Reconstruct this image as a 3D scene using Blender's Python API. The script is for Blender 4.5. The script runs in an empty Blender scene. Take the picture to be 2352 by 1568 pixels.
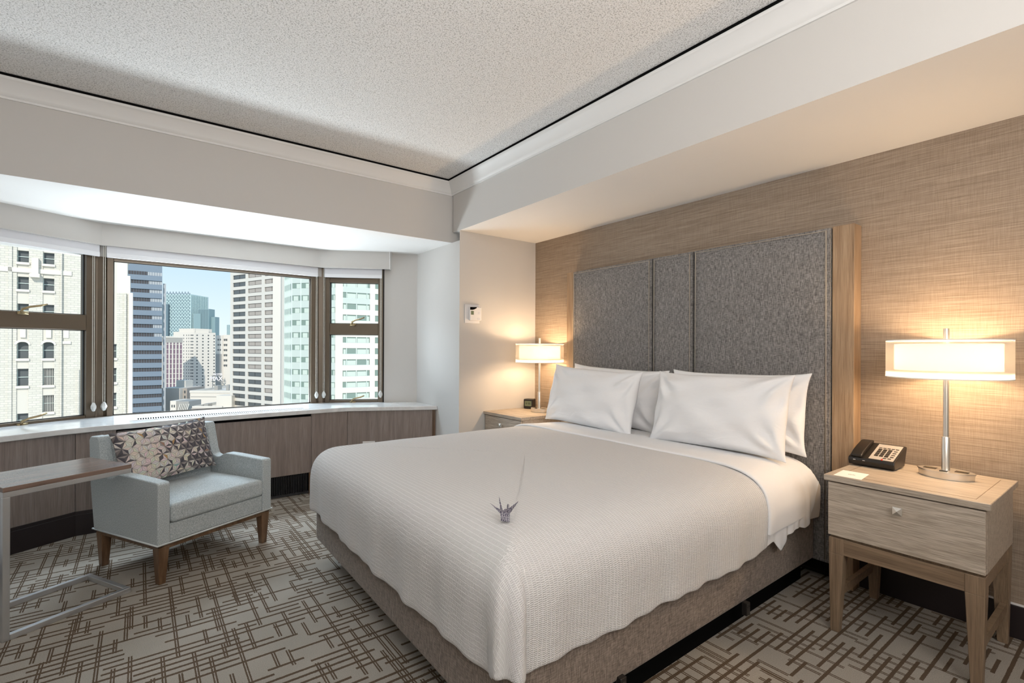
import bpy, bmesh, math, random
from mathutils import Vector, Matrix
random.seed(7)
S = bpy.context.scene
C = S.collection
PI = math.pi

# ------------------------------------------------------------------ camera
cam_d = bpy.data.cameras.new('camera')
cam = bpy.data.objects.new('camera', cam_d)
C.objects.link(cam)
cam_d.sensor_width = 36.0
cam_d.lens = 1133.43 / 2352 * 36.0
cam_d.shift_y = 17.26 / 2352
cam_d.clip_start = 0.05
cam_d.clip_end = 3000
yaw, roll = math.radians(37.044), math.radians(0.24)
F = Vector((math.sin(yaw), math.cos(yaw), 0))
R0 = Vector((math.cos(yaw), -math.sin(yaw), 0))
Rv = R0 * math.cos(roll) + Vector((0, 0, 1)) * math.sin(roll)
Uv = Vector((0, 0, 1)) * math.cos(roll) - R0 * math.sin(roll)
cam.matrix_world = Matrix(((Rv.x, Uv.x, -F.x, 0), (Rv.y, Uv.y, -F.y, 0), (Rv.z, Uv.z, -F.z, 1.35), (0, 0, 0, 1)))
S.camera = cam

# ------------------------------------------------------------------ view, sky, sun, added fill light
S.view_settings.view_transform = 'Standard'
S.view_settings.look = 'None'
S.view_settings.exposure = 0.3
S.view_settings.gamma = 1.0
S.view_settings.use_curve_mapping = False

W = bpy.data.worlds.new('sky')
S.world = W
W.use_nodes = True
wn = W.node_tree
wn.nodes.clear()
o = wn.nodes.new('ShaderNodeOutputWorld')
bg = wn.nodes.new('ShaderNodeBackground')
tc = wn.nodes.new('ShaderNodeTexCoord')
sx = wn.nodes.new('ShaderNodeSeparateXYZ')
rp = wn.nodes.new('ShaderNodeValToRGB')
rp.color_ramp.elements[0].position = 0.0
rp.color_ramp.elements[0].color = (0.80, 0.88, 0.92, 1)
rp.color_ramp.elements[1].position = 0.8
rp.color_ramp.elements[1].color = (0.30, 0.50, 0.78, 1)
e = rp.color_ramp.elements.new(0.16)
e.color = (0.52, 0.70, 0.85, 1)
wn.links.new(tc.outputs['Generated'], sx.inputs[0])
wn.links.new(sx.outputs['Z'], rp.inputs[0])
wn.links.new(rp.outputs[0], bg.inputs['Color'])
bg.inputs['Strength'].default_value = 1.0
wn.links.new(bg.outputs[0], o.inputs[0])


def light(name, kind, loc, energy, color, direction=(0, 0, -1), size=1.0, size_y=None, spread=PI, angle=0.01):
    d = bpy.data.lights.new(name, kind)
    d.energy = energy
    d.color = color
    if kind == 'AREA':
        d.shape = 'RECTANGLE' if size_y else 'SQUARE'
        d.size = size
        if size_y:
            d.size_y = size_y
        d.spread = spread
    if kind == 'SUN':
        d.angle = angle
    if kind == 'POINT':
        d.shadow_soft_size = size
    ob = bpy.data.objects.new(name, d)
    C.objects.link(ob)
    ob.location = loc
    ob.rotation_euler = Vector(direction).to_track_quat('-Z', 'Y').to_euler()
    return ob


light('sun', 'SUN', (0, 0, 60), 2.7, (1.0, 0.93, 0.84), (0.36, 0.80, -0.56), angle=0.02)
# unseen area lights added behind the camera to fill the room
light('rear_up_fill', 'AREA', (-0.2, -0.9, 1.75), 82, (1.0, 0.975, 0.95), (0.25, 0.35, 1.0), 1.2, 1.2)
light('rear_fill', 'AREA', (0.3, -1.9, 2.75), 38, (1.0, 0.96, 0.92), (0.25, 1.0, -0.45), 1.6, 0.9)
# unseen panel added outside and above the panes to strengthen the daylight
light('bay_fill', 'AREA', (0.65, 5.95, 2.75), 250, (0.74, 0.87, 1.0), (0.0, -1.0, -0.75), 2.2, 0.9)

light('sill_fill', 'AREA', (0.62, 5.82, 0.62), 88, (0.86, 0.93, 1.0), (0.0, -0.62, 1.0), 2.0, 0.4)  # unseen panel added below the sill to brighten the bay soffit

# ------------------------------------------------------------------ mesh helpers


class MB:
    """collects shapes into one bmesh"""

    def __init__(self):
        self.b = bmesh.new()

    def box(self, x0, x1, y0, y1, z0, z1):
        v = [self.b.verts.new((x, y, z)) for z in (z0, z1) for x, y in ((x0, y0), (x1, y0), (x1, y1), (x0, y1))]
        for f in ((3, 2, 1, 0), (4, 5, 6, 7), (0, 1, 5, 4), (1, 2, 6, 5), (2, 3, 7, 6), (3, 0, 4, 7)):
            self.b.faces.new([v[i] for i in f])
        return self

    def frustum(self, lo, hi, z0, z1):
        """lo, hi: lists of (x, y) of the same length"""
        n = len(lo)
        a = [self.b.verts.new((x, y, z0)) for x, y in lo]
        c = [self.b.verts.new((x, y, z1)) for x, y in hi]
        self.b.faces.new(a[::-1])
        self.b.faces.new(c)
        for i in range(n):
            j = (i + 1) % n
            self.b.faces.new((a[i], a[j], c[j], c[i]))
        return self

    def prism(self, pts, z0, z1):
        return self.frustum(pts, pts, z0, z1)

    def extr(self, pts3, vec):
        """polygon of 3d points swept by a vector"""
        vec = Vector(vec)
        a = [self.b.verts.new(p) for p in pts3]
        c = [self.b.verts.new(Vector(p) + vec) for p in pts3]
        n = len(a)
        self.b.faces.new(a[::-1])
        self.b.faces.new(c)
        for i in range(n):
            j = (i + 1) % n
            self.b.faces.new((a[i], a[j], c[j], c[i]))
        return self

    def tube(self, pts, r, n=8, cap=True):
        pts = [Vector(p) for p in pts]
        rings = []
        for i, p in enumerate(pts):
            d = (pts[min(i + 1, len(pts) - 1)] - pts[max(i - 1, 0)]).normalized()
            u = d.cross(Vector((0, 0, 1)))
            if u.length < 1e-3:
                u = d.cross(Vector((1, 0, 0)))
            u.normalize()
            w = d.cross(u)
            rr = r[i] if isinstance(r, (list, tuple)) else r
            rings.append([self.b.verts.new(p + u * rr * math.cos(2 * PI * k / n) + w * rr * math.sin(2 * PI * k / n)) for k in range(n)])
        for a, c in zip(rings, rings[1:]):
            for k in range(n):
                self.b.faces.new((a[k], a[(k + 1) % n], c[(k + 1) % n], c[k]))
        if cap:
            self.b.faces.new(rings[0])
            self.b.faces.new(rings[-1][::-1])
        return self

    def lathe(self, prof, n=32, cx=0, cy=0):
        rings = []
        for r, z in prof:
            rings.append([self.b.verts.new((cx + r * math.cos(2 * PI * k / n), cy + r * math.sin(2 * PI * k / n), z)) for k in range(n)])
        for a, c in zip(rings, rings[1:]):
            for k in range(n):
                self.b.faces.new((a[k], a[(k + 1) % n], c[(k + 1) % n], c[k]))
        return self

    def cap_lathe(self, prof, n=32, cx=0, cy=0):
        return self.lathe([(1e-4, prof[0][1])] + list(prof) + [(1e-4, prof[-1][1])], n, cx, cy)

    def ball(self, c, r, sz=1.0, n=8):
        return self.lathe([(max(1e-4, r * math.sin(PI * i / n)), c[2] - r * sz * math.cos(PI * i / n)) for i in range(n + 1)], 8, c[0], c[1])

    def path(self, pts, w0, w1, z0, z1):
        """wall-like strip along a 2d polyline, offset w0..w1 to the left of it"""
        P = [Vector(p) for p in pts]
        N = []
        for i in range(len(P)):
            ds = []
            if i > 0:
                ds.append((P[i] - P[i - 1]).normalized())
            if i < len(P) - 1:
                ds.append((P[i + 1] - P[i]).normalized())
            ns = [Vector((-d.y, d.x)) for d in ds]
            m = sum(ns, Vector((0, 0)))
            m.normalize()
            m /= max(0.3, m.dot(ns[0]))
            N.append(m)
        a = [P[i] + N[i] * w0 for i in range(len(P))]
        c = [P[i] + N[i] * w1 for i in range(len(P))]
        for i in range(len(P) - 1):
            self.prism([tuple(a[i]), tuple(a[i + 1]), tuple(c[i + 1]), tuple(c[i])], z0, z1)
        return self


def obj(name, mb, mat, parent=None, smooth=False, bevel=0.0, seg=2, kind=None, label=None, sub=0, auto=False):
    b = mb.b if isinstance(mb, MB) else mb
    bmesh.ops.recalc_face_normals(b, faces=b.faces)
    me = bpy.data.meshes.new(name)
    b.to_mesh(me)
    b.free()
    if smooth or auto:
        for p in me.polygons:
            p.use_smooth = True
    if auto:
        try:
            me.set_sharp_from_angle(angle=math.radians(38))
        except Exception:
            pass
    ob = bpy.data.objects.new(name, me)
    C.objects.link(ob)
    if isinstance(mat, (list, tuple)):
        for m in mat:
            me.materials.append(m)
    elif mat:
        me.materials.append(mat)
    if parent:
        ob.parent = parent
    if bevel:
        m = ob.modifiers.new('bevel', 'BEVEL')
        m.width = bevel
        m.segments = seg
        m.limit_method = 'ANGLE'
        m.angle_limit = math.radians(35)
        if seg > 1:
            for p in me.polygons:
                p.use_smooth = True
            m.harden_normals = True
    if sub:
        m = ob.modifiers.new('sub', 'SUBSURF')
        m.levels = m.render_levels = sub
    if kind:
        ob['kind'] = kind
    if label:
        ob['label'] = label
    return ob


def thing(name, label, cat, loc=(0, 0, 0), rz=0.0, group=None):
    o = bpy.data.objects.new(name, None)
    C.objects.link(o)
    o.empty_display_size = 0.1
    o.location = loc
    o.rotation_euler = (0, 0, rz)
    o['label'] = label
    o['category'] = cat
    if group:
        o['group'] = group
    return o


def tag(o, label, cat, group=None):
    o['label'] = label
    o['category'] = cat
    if group:
        o['group'] = group
    return o


def struct(name, mb, mat, parent=None, **k):
    if parent is None:
        k['kind'] = 'structure'
    return obj(name, mb, mat, parent, **k)


def dup(root, loc, label, rz=None):
    r = root.copy()
    C.objects.link(r)
    r.location = loc
    if rz is not None:
        r.rotation_euler = (0, 0, rz)
    r['label'] = label
    for ch in list(root.children):
        c = ch.copy()
        C.objects.link(c)
        c.parent = r
        for g in list(ch.children):
            d = g.copy()
            C.objects.link(d)
            d.parent = c
    return r

# ------------------------------------------------------------------ material helpers


class NT:
    def __init__(self, name):
        self.m = bpy.data.materials.new(name)
        self.m.use_nodes = True
        self.t = self.m.node_tree
        self.p = self.t.nodes['Principled BSDF']
        self._tc = None

    def n(self, kind, **props):
        nd = self.t.nodes.new(kind)
        for k, v in props.items():
            setattr(nd, k, v)
        return nd

    def link(self, a, b):
        self.t.links.new(a, b)

    def coord(self, which='Object'):
        if not self._tc:
            self._tc = self.n('ShaderNodeTexCoord')
        return self._tc.outputs[which]

    def mapped(self, scale=(1, 1, 1), rot=(0, 0, 0), which='Object', loc=(0, 0, 0)):
        mp = self.n('ShaderNodeMapping')
        mp.inputs['Scale'].default_value = scale
        mp.inputs['Rotation'].default_value = rot
        mp.inputs['Location'].default_value = loc
        self.link(self.coord(which), mp.inputs[0])
        return mp.outputs[0]

    def noise(self, vec, scale=5, detail=2, rough=0.5, dist=0.0):
        nd = self.n('ShaderNodeTexNoise')
        nd.inputs['Scale'].default_value = scale
        nd.inputs['Detail'].default_value = detail
        nd.inputs['Roughness'].default_value = rough
        nd.inputs['Distortion'].default_value = dist
        self.link(vec, nd.inputs['Vector'])
        return nd.outputs['Fac']

    def math(self, op, a, b=None, c=None, clamp=False):
        nd = self.n('ShaderNodeMath', operation=op, use_clamp=clamp)
        for i, v in enumerate((a, b, c)):
            if v is None:
                continue
            if isinstance(v, (int, float)):
                nd.inputs[i].default_value = v
            else:
                self.link(v, nd.inputs[i])
        return nd.outputs[0]

    def ramp(self, fac, stops):
        nd = self.n('ShaderNodeValToRGB')
        cr = nd.color_ramp
        while len(cr.elements) < len(stops):
            cr.elements.new(0.5)
        for el, (pos, col) in zip(cr.elements, stops):
            el.position = pos
            el.color = (*col, 1)
        self.link(fac, nd.inputs[0])
        return nd.outputs[0]

    def mix(self, fac, a, b, mode='MIX'):
        nd = self.n('ShaderNodeMix', data_type='RGBA', blend_type=mode)
        for sock, v in ((nd.inputs[0], fac), (nd.inputs[6], a), (nd.inputs[7], b)):
            if isinstance(v, (int, float)):
                sock.default_value = v
            elif isinstance(v, tuple):
                sock.default_value = (*v, 1)
            else:
                self.link(v, sock)
        return nd.outputs[2]

    def bump(self, h, strength=0.3, dist=0.01, prev=None):
        nd = self.n('ShaderNodeBump')
        nd.inputs['Strength'].default_value = strength
        nd.inputs['Distance'].default_value = dist
        self.link(h, nd.inputs['Height'])
        if prev is not None:
            self.link(prev, nd.inputs['Normal'])
        self.link(nd.outputs[0], self.p.inputs['Normal'])
        return nd.outputs[0]

    def base(self, col, rough=0.6, metal=0.0, spec=0.5):
        if isinstance(col, tuple):
            self.p.inputs['Base Color'].default_value = (*col, 1)
        else:
            self.link(col, self.p.inputs['Base Color'])
        self.p.inputs['Roughness'].default_value = rough
        self.p.inputs['Metallic'].default_value = metal
        self.p.inputs['Specular IOR Level'].default_value = spec
        return self.m


def plain(name, col, rough=0.6, metal=0.0, spec=0.5, bump=None):
    t = NT(name)
    m = t.base(col, rough, metal, spec)
    if bump:
        t.bump(t.noise(t.mapped(), bump[0], 3), bump[1], bump[2])
    return m


def wood(name, dark, mid, light_, axis=2, scale=1.0, rough=0.45, grain=0.5):
    """grain running along the given local axis"""
    t = NT(name)
    s = [26 * scale] * 3
    s[axis] = 1.6 * scale
    v = t.mapped(tuple(s))
    big = t.noise(v, 1.0, 5, 0.62, 0.6)
    s2 = [260 * scale] * 3
    s2[axis] = 5 * scale
    fine = t.noise(t.mapped(tuple(s2)), 1.0, 3, 0.6)
    c1 = t.ramp(big, [(0.30, dark), (0.52, mid), (0.72, light_)])
    c2 = t.ramp(fine, [(0.36, (0.45, 0.43, 0.41)), (0.56, (1, 1, 1))])
    col = t.mix(grain, c1, c2, 'MULTIPLY')
    m = t.base(col, rough)
    t.bump(fine, 0.25, 0.0015)
    return m


def fabric(name, dark, mid, light_, scale=1.0, contrast=1.0, bump=0.5, ax=(0, 1, 2), rough=0.9, warp=9.0):
    """linen-like heather: short threads along two directions"""
    t = NT(name)
    a = [220 * scale] * 3
    a[2] = 220 / warp * scale
    b = [220 / warp * scale, 220 / warp * scale, 240 * scale]
    n1 = t.noise(t.mapped(tuple(a)), 1.0, 2, 0.5)
    n2 = t.noise(t.mapped(tuple(b)), 1.0, 2, 0.5)
    s = t.math('ADD', t.math('MULTIPLY', n1, 0.55), t.math('MULTIPLY', n2, 0.45))
    k = 0.11 / contrast
    col = t.ramp(s, [(0.5 - k, dark), (0.5, mid), (0.5 + k, light_)])
    m = t.base(col, rough, 0, 0.2)
    t.p.inputs['Sheen Weight'].default_value = 0.15
    t.bump(s, bump, 0.002)
    return m

# ------------------------------------------------------------------ materials


M = {}
M['paint'] = plain('wall_paint', (0.56, 0.54, 0.515), 0.75, 0, 0.3, (350, 0.06, 0.001))
M['paint_white'] = plain('white_paint', (0.70, 0.69, 0.675), 0.5, 0, 0.4)
M['soffit_lit'] = plain('soffit_lit', (0.80, 0.785, 0.765), 0.7, 0, 0.3)  # wall paint lightened for undersides, light from below put into the colour

t = NT('popcorn_ceiling')
nz = t.noise(t.mapped(), 125, 3, 0.7)
vo = t.n('ShaderNodeTexVoronoi', feature='F1')
vo.inputs['Scale'].default_value = 150
t.link(t.mapped(), vo.inputs['Vector'])
h = t.math('ADD', nz, t.math('MULTIPLY', vo.outputs['Distance'], -0.55))
cc = t.ramp(h, [(0.0, (0.50, 0.49, 0.475)), (0.2, (0.80, 0.79, 0.775)), (0.45, (0.88, 0.87, 0.86))])
M['popcorn'] = t.base(cc, 0.95, 0, 0.1)
t.bump(h, 0.8, 0.005)

t = NT('grasscloth_wallpaper')
# local y runs along the wall, z up
h1 = t.noise(t.mapped((1, 7, 620)), 1.0, 2, 0.5)
h2 = t.noise(t.mapped((1, 520, 12)), 1.0, 2, 0.5)
h3 = t.noise(t.mapped((1, 2.2, 150)), 1.0, 3, 0.6)
s_ = t.math('ADD', t.math('MULTIPLY', h1, 0.48), t.math('ADD', t.math('MULTIPLY', h2, 0.24), t.math('MULTIPLY', h3, 0.28)))
cc = t.ramp(s_, [(0.38, (0.195, 0.145, 0.104)), (0.5, (0.275, 0.212, 0.158)), (0.62, (0.37, 0.295, 0.228))])
M['wallpaper'] = t.base(cc, 0.6, 0, 0.35)
t.bump(s_, 0.25, 0.002)

# carpet: hashed rectilinear lines, bands along X and double lines along Y
t = NT('patterned_carpet')
sp = t.n('ShaderNodeSeparateXYZ')
t.link(t.coord('Object'), sp.inputs[0])
jx = t.noise(t.mapped(), 190, 1, 0.5)
X = t.math('ADD', sp.outputs['X'], t.math('MULTIPLY', t.math('SUBTRACT', jx, 0.5), 0.004))
Y = t.math('ADD', sp.outputs['Y'], t.math('MULTIPLY', t.math('SUBTRACT', jx, 0.5), 0.005))


def wnoise(a, b, seed):
    cmb = t.n('ShaderNodeCombineXYZ')
    t.link(a, cmb.inputs[0])
    t.link(b, cmb.inputs[1])
    cmb.inputs[2].default_value = seed
    w_ = t.n('ShaderNodeTexWhiteNoise', noise_dimensions='3D')
    t.link(cmb.outputs[0], w_.inputs['Vector'])
    return w_.outputs['Value']


def family(P, Q, step, length, seed, thr, double):
    """lines running along Q, stacked every step in P"""
    u = t.math('DIVIDE', P, step)
    row = t.math('FLOOR', u)
    fr = t.math('ABSOLUTE', t.math('SUBTRACT', t.math('SUBTRACT', u, row), 0.5))
    d = t.math('MULTIPLY', fr, step)          # distance to the line in metres
    zero = t.math('MULTIPLY', row, 0.0)
    off = t.math('MULTIPLY', wnoise(row, zero, seed), 7.0)
    cell = t.math('FLOOR', t.math('ADD', t.math('DIVIDE', Q, length), off))
    on = t.math('GREATER_THAN', wnoise(row, cell, seed + 3.3), thr)
    if double:
        band = t.math('MULTIPLY', t.math('LESS_THAN', d, 0.0080), t.math('GREATER_THAN', d, 0.0020))
    else:
        band = t.math('LESS_THAN', d, 0.0070)
    return t.math('MULTIPLY', band, on)


f1 = family(Y, X, 0.0415, 0.145, 1.7, 0.36, False)
f2 = family(X, Y, 0.056, 0.130, 8.1, 0.50, True)
f3 = family(X, Y, 0.094, 0.310, 4.9, 0.66, True)
pat = t.math('MAXIMUM', t.math('MAXIMUM', f1, f2), f3)
pile = t.noise(t.mapped(), 420, 2, 0.6)
tuft = t.noise(t.mapped(), 130, 2, 0.6)
shade = t.ramp(pile, [(0.32, (0.66, 0.66, 0.66)), (0.65, (1.12, 1.12, 1.12))])
tint = t.ramp(t.noise(t.mapped(), 3, 3, 0.6), [(0.35, (0.94, 0.94, 0.93)), (0.65, (1.04, 1.03, 1.02))])
cc = t.mix(pat, (0.385, 0.352, 0.31), (0.120, 0.086, 0.060))
cc = t.mix(1.0, cc, shade, 'MULTIPLY')
cc = t.mix(1.0, cc, tint, 'MULTIPLY')
M['carpet'] = t.base(cc, 1.0, 0, 0.05)
hh = t.math('SUBTRACT', t.math('ADD', pile, tuft), t.math('MULTIPLY', pat, 0.8))
t.bump(hh, 0.6, 0.004)

M['oak_pale'] = wood('washed_oak', (0.36, 0.295, 0.23), (0.50, 0.425, 0.345), (0.58, 0.505, 0.42), 1, 1.9, 0.42, 0.8)
M['oak_brown'] = wood('brown_oak', (0.155, 0.102, 0.062), (0.23, 0.158, 0.10), (0.30, 0.215, 0.14), 2, 1.3, 0.45, 0.5)
M['oak_brown_h'] = wood('brown_oak_rail', (0.155, 0.102, 0.062), (0.23, 0.158, 0.10), (0.30, 0.215, 0.14), 1, 1.3, 0.45, 0.5)
M['oak_frame'] = wood('honey_oak', (0.26, 0.165, 0.095), (0.36, 0.245, 0.150), (0.44, 0.32, 0.21), 2, 1.2, 0.42, 0.45)
M['walnut'] = wood('grey_walnut_laminate', (0.215, 0.170, 0.150), (0.265, 0.214, 0.190), (0.32, 0.265, 0.238), 2, 1.2, 0.35, 0.45)
M['walnut_leg'] = wood('walnut_leg', (0.085, 0.045, 0.022), (0.15, 0.085, 0.045), (0.21, 0.125, 0.07), 2, 1.5, 0.35, 0.4)
M['table_wood'] = wood('dark_table_wood', (0.13, 0.085, 0.065), (0.20, 0.135, 0.105), (0.27, 0.19, 0.15), 0, 1.0, 0.22, 0.35)
M['ebony'] = plain('dark_baseboard', (0.018, 0.012, 0.013), 0.4)
M['black'] = plain('matte_black', (0.006, 0.006, 0.006), 0.9, 0, 0.0)
M['grey_linen'] = fabric('grey_headboard_linen', (0.095, 0.090, 0.088), (0.19, 0.18, 0.174), (0.31, 0.296, 0.285), 1.55, 0.95, 0.35)
M['base_linen'] = fabric('taupe_base_linen', (0.115, 0.090, 0.072), (0.195, 0.155, 0.127), (0.29, 0.24, 0.20), 1.4, 0.9, 0.35)
M['piping'] = plain('light_piping', (0.40, 0.355, 0.30), 0.7)
M['chair_fabric'] = fabric('blue_grey_tweed', (0.26, 0.295, 0.305), (0.41, 0.45, 0.46), (0.56, 0.60, 0.605), 1.4, 0.75, 0.35, warp=2.0)
M['chair_piping'] = plain('pale_piping', (0.60, 0.63, 0.63), 0.7)
M['nickel'] = plain('brushed_nickel', (0.78, 0.75, 0.70), 0.34, 0.95)
M['steel'] = plain('brushed_steel', (0.64, 0.65, 0.66), 0.36, 0.85)
M['bronze'] = plain('bronze_window_frame', (0.13, 0.098, 0.068), 0.38, 0.3)
M['brass'] = plain('worn_brass', (0.36, 0.27, 0.15), 0.35, 0.8)
M['rubber'] = plain('black_gasket', (0.01, 0.01, 0.01), 0.6)
M['blind'] = plain('blind_fabric', (0.66, 0.66, 0.69), 0.8)
M['blind_bar'] = plain('blind_bar', (0.74, 0.74, 0.76), 0.5)
M['chain'] = plain('bead_chain_white', (0.70, 0.67, 0.60), 0.4)
M['acrylic'] = plain('clear_acrylic', (0.62, 0.62, 0.60), 0.12, 0.1, 0.8)
M['plastic_black'] = plain('black_plastic', (0.014, 0.012, 0.011), 0.33)
M['plastic_white'] = plain('white_plastic', (0.76, 0.74, 0.73), 0.45)
M['key'] = plain('phone_key', (0.03, 0.025, 0.02), 0.4)
M['faceplate'] = plain('phone_faceplate', (0.44, 0.40, 0.36), 0.4)
M['red'] = plain('red_lens', (0.5, 0.03, 0.02), 0.3)
M['paper'] = plain('white_paper', (0.84, 0.82, 0.79), 0.6)
M['ink'] = plain('grey_ink', (0.20, 0.19, 0.18), 0.6)
t = NT('white_cotton')
M['cotton'] = t.base((0.83, 0.83, 0.84), 0.85, 0, 0.2)
t.bump(t.noise(t.mapped((7, 16, 7)), 1.0, 4, 0.55, 0.8), 0.35, 0.012)
M['fitted'] = plain('fitted_cotton', (0.80, 0.77, 0.73), 0.85, 0, 0.2, (900, 0.05, 0.0006))
M['lcd'] = plain('lcd_green', (0.16, 0.19, 0.12), 0.25)
M['charcoal'] = plain('charcoal_frame', (0.03, 0.03, 0.032), 0.5)

t = NT('white_stone')
cc = t.ramp(t.noise(t.mapped(), 5, 6, 0.7, 1.0), [(0.35, (0.62, 0.61, 0.60)), (0.6, (0.74, 0.735, 0.725))])
M['stone'] = t.base(cc, 0.10, 0, 0.55)

# coverlet weave on UV: ridges along V with short dashes between
t = NT('seersucker_coverlet')
v = t.mapped((1, 1, 1), (0, 0, PI / 2), 'UV')
br = t.n('ShaderNodeTexBrick')
br.inputs['Scale'].default_value = 1.0
br.inputs['Brick Width'].default_value = 0.0062
br.inputs['Row Height'].default_value = 0.0165
br.inputs['Mortar Size'].default_value = 0.0021
br.inputs['Mortar Smooth'].default_value = 0.8
br.offset = 0.37
wob = t.n('ShaderNodeVectorMath', operation='MULTIPLY_ADD')
nzc = t.n('ShaderNodeTexNoise')
nzc.inputs['Scale'].default_value = 26
nzc.inputs['Detail'].default_value = 2
t.link(v, nzc.inputs['Vector'])
t.link(nzc.outputs['Color'], wob.inputs[0])
wob.inputs[1].default_value = (0.006, 0.006, 0)
t.link(v, wob.inputs[2])
t.link(wob.outputs[0], br.inputs['Vector'])
cc = t.mix(br.outputs['Fac'], (0.585, 0.575, 0.57), (0.80, 0.79, 0.785))
M['coverlet'] = t.base(cc, 0.9, 0, 0.15)
b1 = t.bump(br.outputs['Fac'], 0.6, 0.0022)
cr = t.noise(t.mapped((90, 22, 1), (0, 0, 0.08), 'UV'), 1.0, 3, 0.6, 0.5)
t.bump(cr, 0.45, 0.006, b1)

# lamp shade
t = NT('lit_lamp_shade')
t.base((0.9, 0.86, 0.78), 0.8)
tr = t.n('ShaderNodeBsdfTranslucent')
tr.inputs['Color'].default_value = (0.40, 0.39, 0.35, 1)
em = t.n('ShaderNodeEmission')
em.inputs['Color'].default_value = (1.0, 0.90, 0.68, 1)
em.inputs['Strength'].default_value = 0.10
mx = t.n('ShaderNodeMixShader')
mx.inputs[0].default_value = 0.55
ad = t.n('ShaderNodeAddShader')
t.link(t.p.outputs[0], mx.inputs[1])
t.link(tr.outputs[0], mx.inputs[2])
t.link(mx.outputs[0], ad.inputs[0])
t.link(em.outputs[0], ad.inputs[1])
t.link(ad.outputs[0], t.t.nodes['Material Output'].inputs[0])
M['shade_inner'] = t.m
t = NT('sheer_organza')
t.base((0.92, 0.88, 0.82), 0.7)
tp = t.n('ShaderNodeBsdfTransparent')
mx = t.n('ShaderNodeMixShader')
mx.inputs[0].default_value = 0.55
t.link(tp.outputs[0], mx.inputs[1])
tl = t.n('ShaderNodeBsdfTranslucent')
tl.inputs['Color'].default_value = (1, 0.93, 0.84, 1)
m2 = t.n('ShaderNodeMixShader')
m2.inputs[0].default_value = 0.72
t.link(t.p.outputs[0], m2.inputs[1])
t.link(tl.outputs[0], m2.inputs[2])
t.link(m2.outputs[0], mx.inputs[2])
t.link(mx.outputs[0], t.t.nodes['Material Output'].inputs[0])
M['sheer'] = t.m
M['shade_trim'] = plain('shade_trim', (0.80, 0.76, 0.70), 0.6)
t = NT('lamp_bulb')
t.base((1, 1, 1), 0.5)
t.p.inputs['Emission Color'].default_value = (1.0, 0.78, 0.50, 1)
t.p.inputs['Emission Strength'].default_value = 6
M['bulb'] = t.m

# window glass: clear with a faint mirror
t = NT('window_glass')
tp = t.n('ShaderNodeBsdfTransparent')
tp.inputs['Color'].default_value = (0.97, 0.985, 0.98, 1)
gl = t.n('ShaderNodeBsdfGlossy')
gl.inputs['Roughness'].default_value = 0.0
mx = t.n('ShaderNodeMixShader')
mx.inputs[0].default_value = 0.0
t.link(tp.outputs[0], mx.inputs[1])
t.link(gl.outputs[0], mx.inputs[2])
t.link(mx.outputs[0], t.t.nodes['Material Output'].inputs[0])
M['glass'] = t.m

# city materials
M['terracotta_cream'] = plain('cream_brick', (0.66, 0.625, 0.56), 0.9, 0, 0.1)
t = NT('cream_brickwork')
br = t.n('ShaderNodeTexBrick')
br.inputs['Scale'].default_value = 1.0
br.inputs['Brick Width'].default_value = 0.7
br.inputs['Row Height'].default_value = 0.28
br.inputs['Mortar Size'].default_value = 0.03
br.inputs['Color1'].default_value = (0.62, 0.59, 0.52, 1)
br.inputs['Color2'].default_value = (0.69, 0.655, 0.585, 1)
br.inputs['Mortar'].default_value = (0.52, 0.50, 0.45, 1)
t.link(t.mapped((1, 1, 1), (PI / 2, 0, 0)), br.inputs['Vector'])
M['cream_brick'] = t.base(br.outputs['Color'], 0.9, 0, 0.1)
M['cream_stone'] = plain('cream_stone_trim', (0.74, 0.70, 0.63), 0.9, 0, 0.1)
M['blue_panel'] = plain('blue_grey_spandrel', (0.20, 0.25, 0.31), 0.5, 0, 0.3, (0.6, 0.2, 0.2))
M['blue_glass'] = plain('dark_ribbon_glass', (0.09, 0.085, 0.09), 0.3, 0, 0.2)
M['pale_glass'] = plain('pale_ribbon_blind', (0.42, 0.44, 0.46), 0.5)  # plain pale grey, for blinds and the side annex
M['teal'] = plain('teal_curtain_wall', (0.24, 0.34, 0.36), 0.4, 0, 0.3)
M['teal_dark'] = plain('dark_teal_wall', (0.14, 0.20, 0.235), 0.4, 0, 0.3)
M['teal_light'] = plain('pale_teal_fin', (0.50, 0.64, 0.64), 0.5)
M['white_concrete'] = plain('white_concrete', (0.70, 0.66, 0.60), 0.9, 0, 0.1)
M['warm_concrete'] = plain('warm_concrete', (0.72, 0.665, 0.595), 0.9, 0, 0.1)
M['grey_concrete'] = plain('grey_concrete', (0.36, 0.35, 0.33), 0.9)
M['win_dark'] = plain('city_window_dark', (0.11, 0.12, 0.125), 0.35, 0, 0.3)
M['win_purple'] = plain('city_window_plum', (0.22, 0.15, 0.20), 0.5)
M['win_beige'] = plain('city_window_beige', (0.42, 0.37, 0.33), 0.6)
M['win_green'] = plain('city_window_green', (0.21, 0.28, 0.245), 0.4)
M['curtain'] = plain('city_curtain', (0.55, 0.62, 0.56), 0.8)
M['mint'] = plain('mint_glass_panel', (0.54, 0.60, 0.565), 0.4, 0, 0.3)
M['mint_light'] = plain('mint_mullion', (0.66, 0.76, 0.72), 0.5)
M['roof'] = plain('flat_roof', (0.62, 0.57, 0.51), 0.95)
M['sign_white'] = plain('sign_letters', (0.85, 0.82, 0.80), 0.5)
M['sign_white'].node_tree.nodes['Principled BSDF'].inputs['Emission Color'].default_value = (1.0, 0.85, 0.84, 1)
M['sign_white'].node_tree.nodes['Principled BSDF'].inputs['Emission Strength'].default_value = 0.45  # glow added because the letters stand in shade

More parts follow.
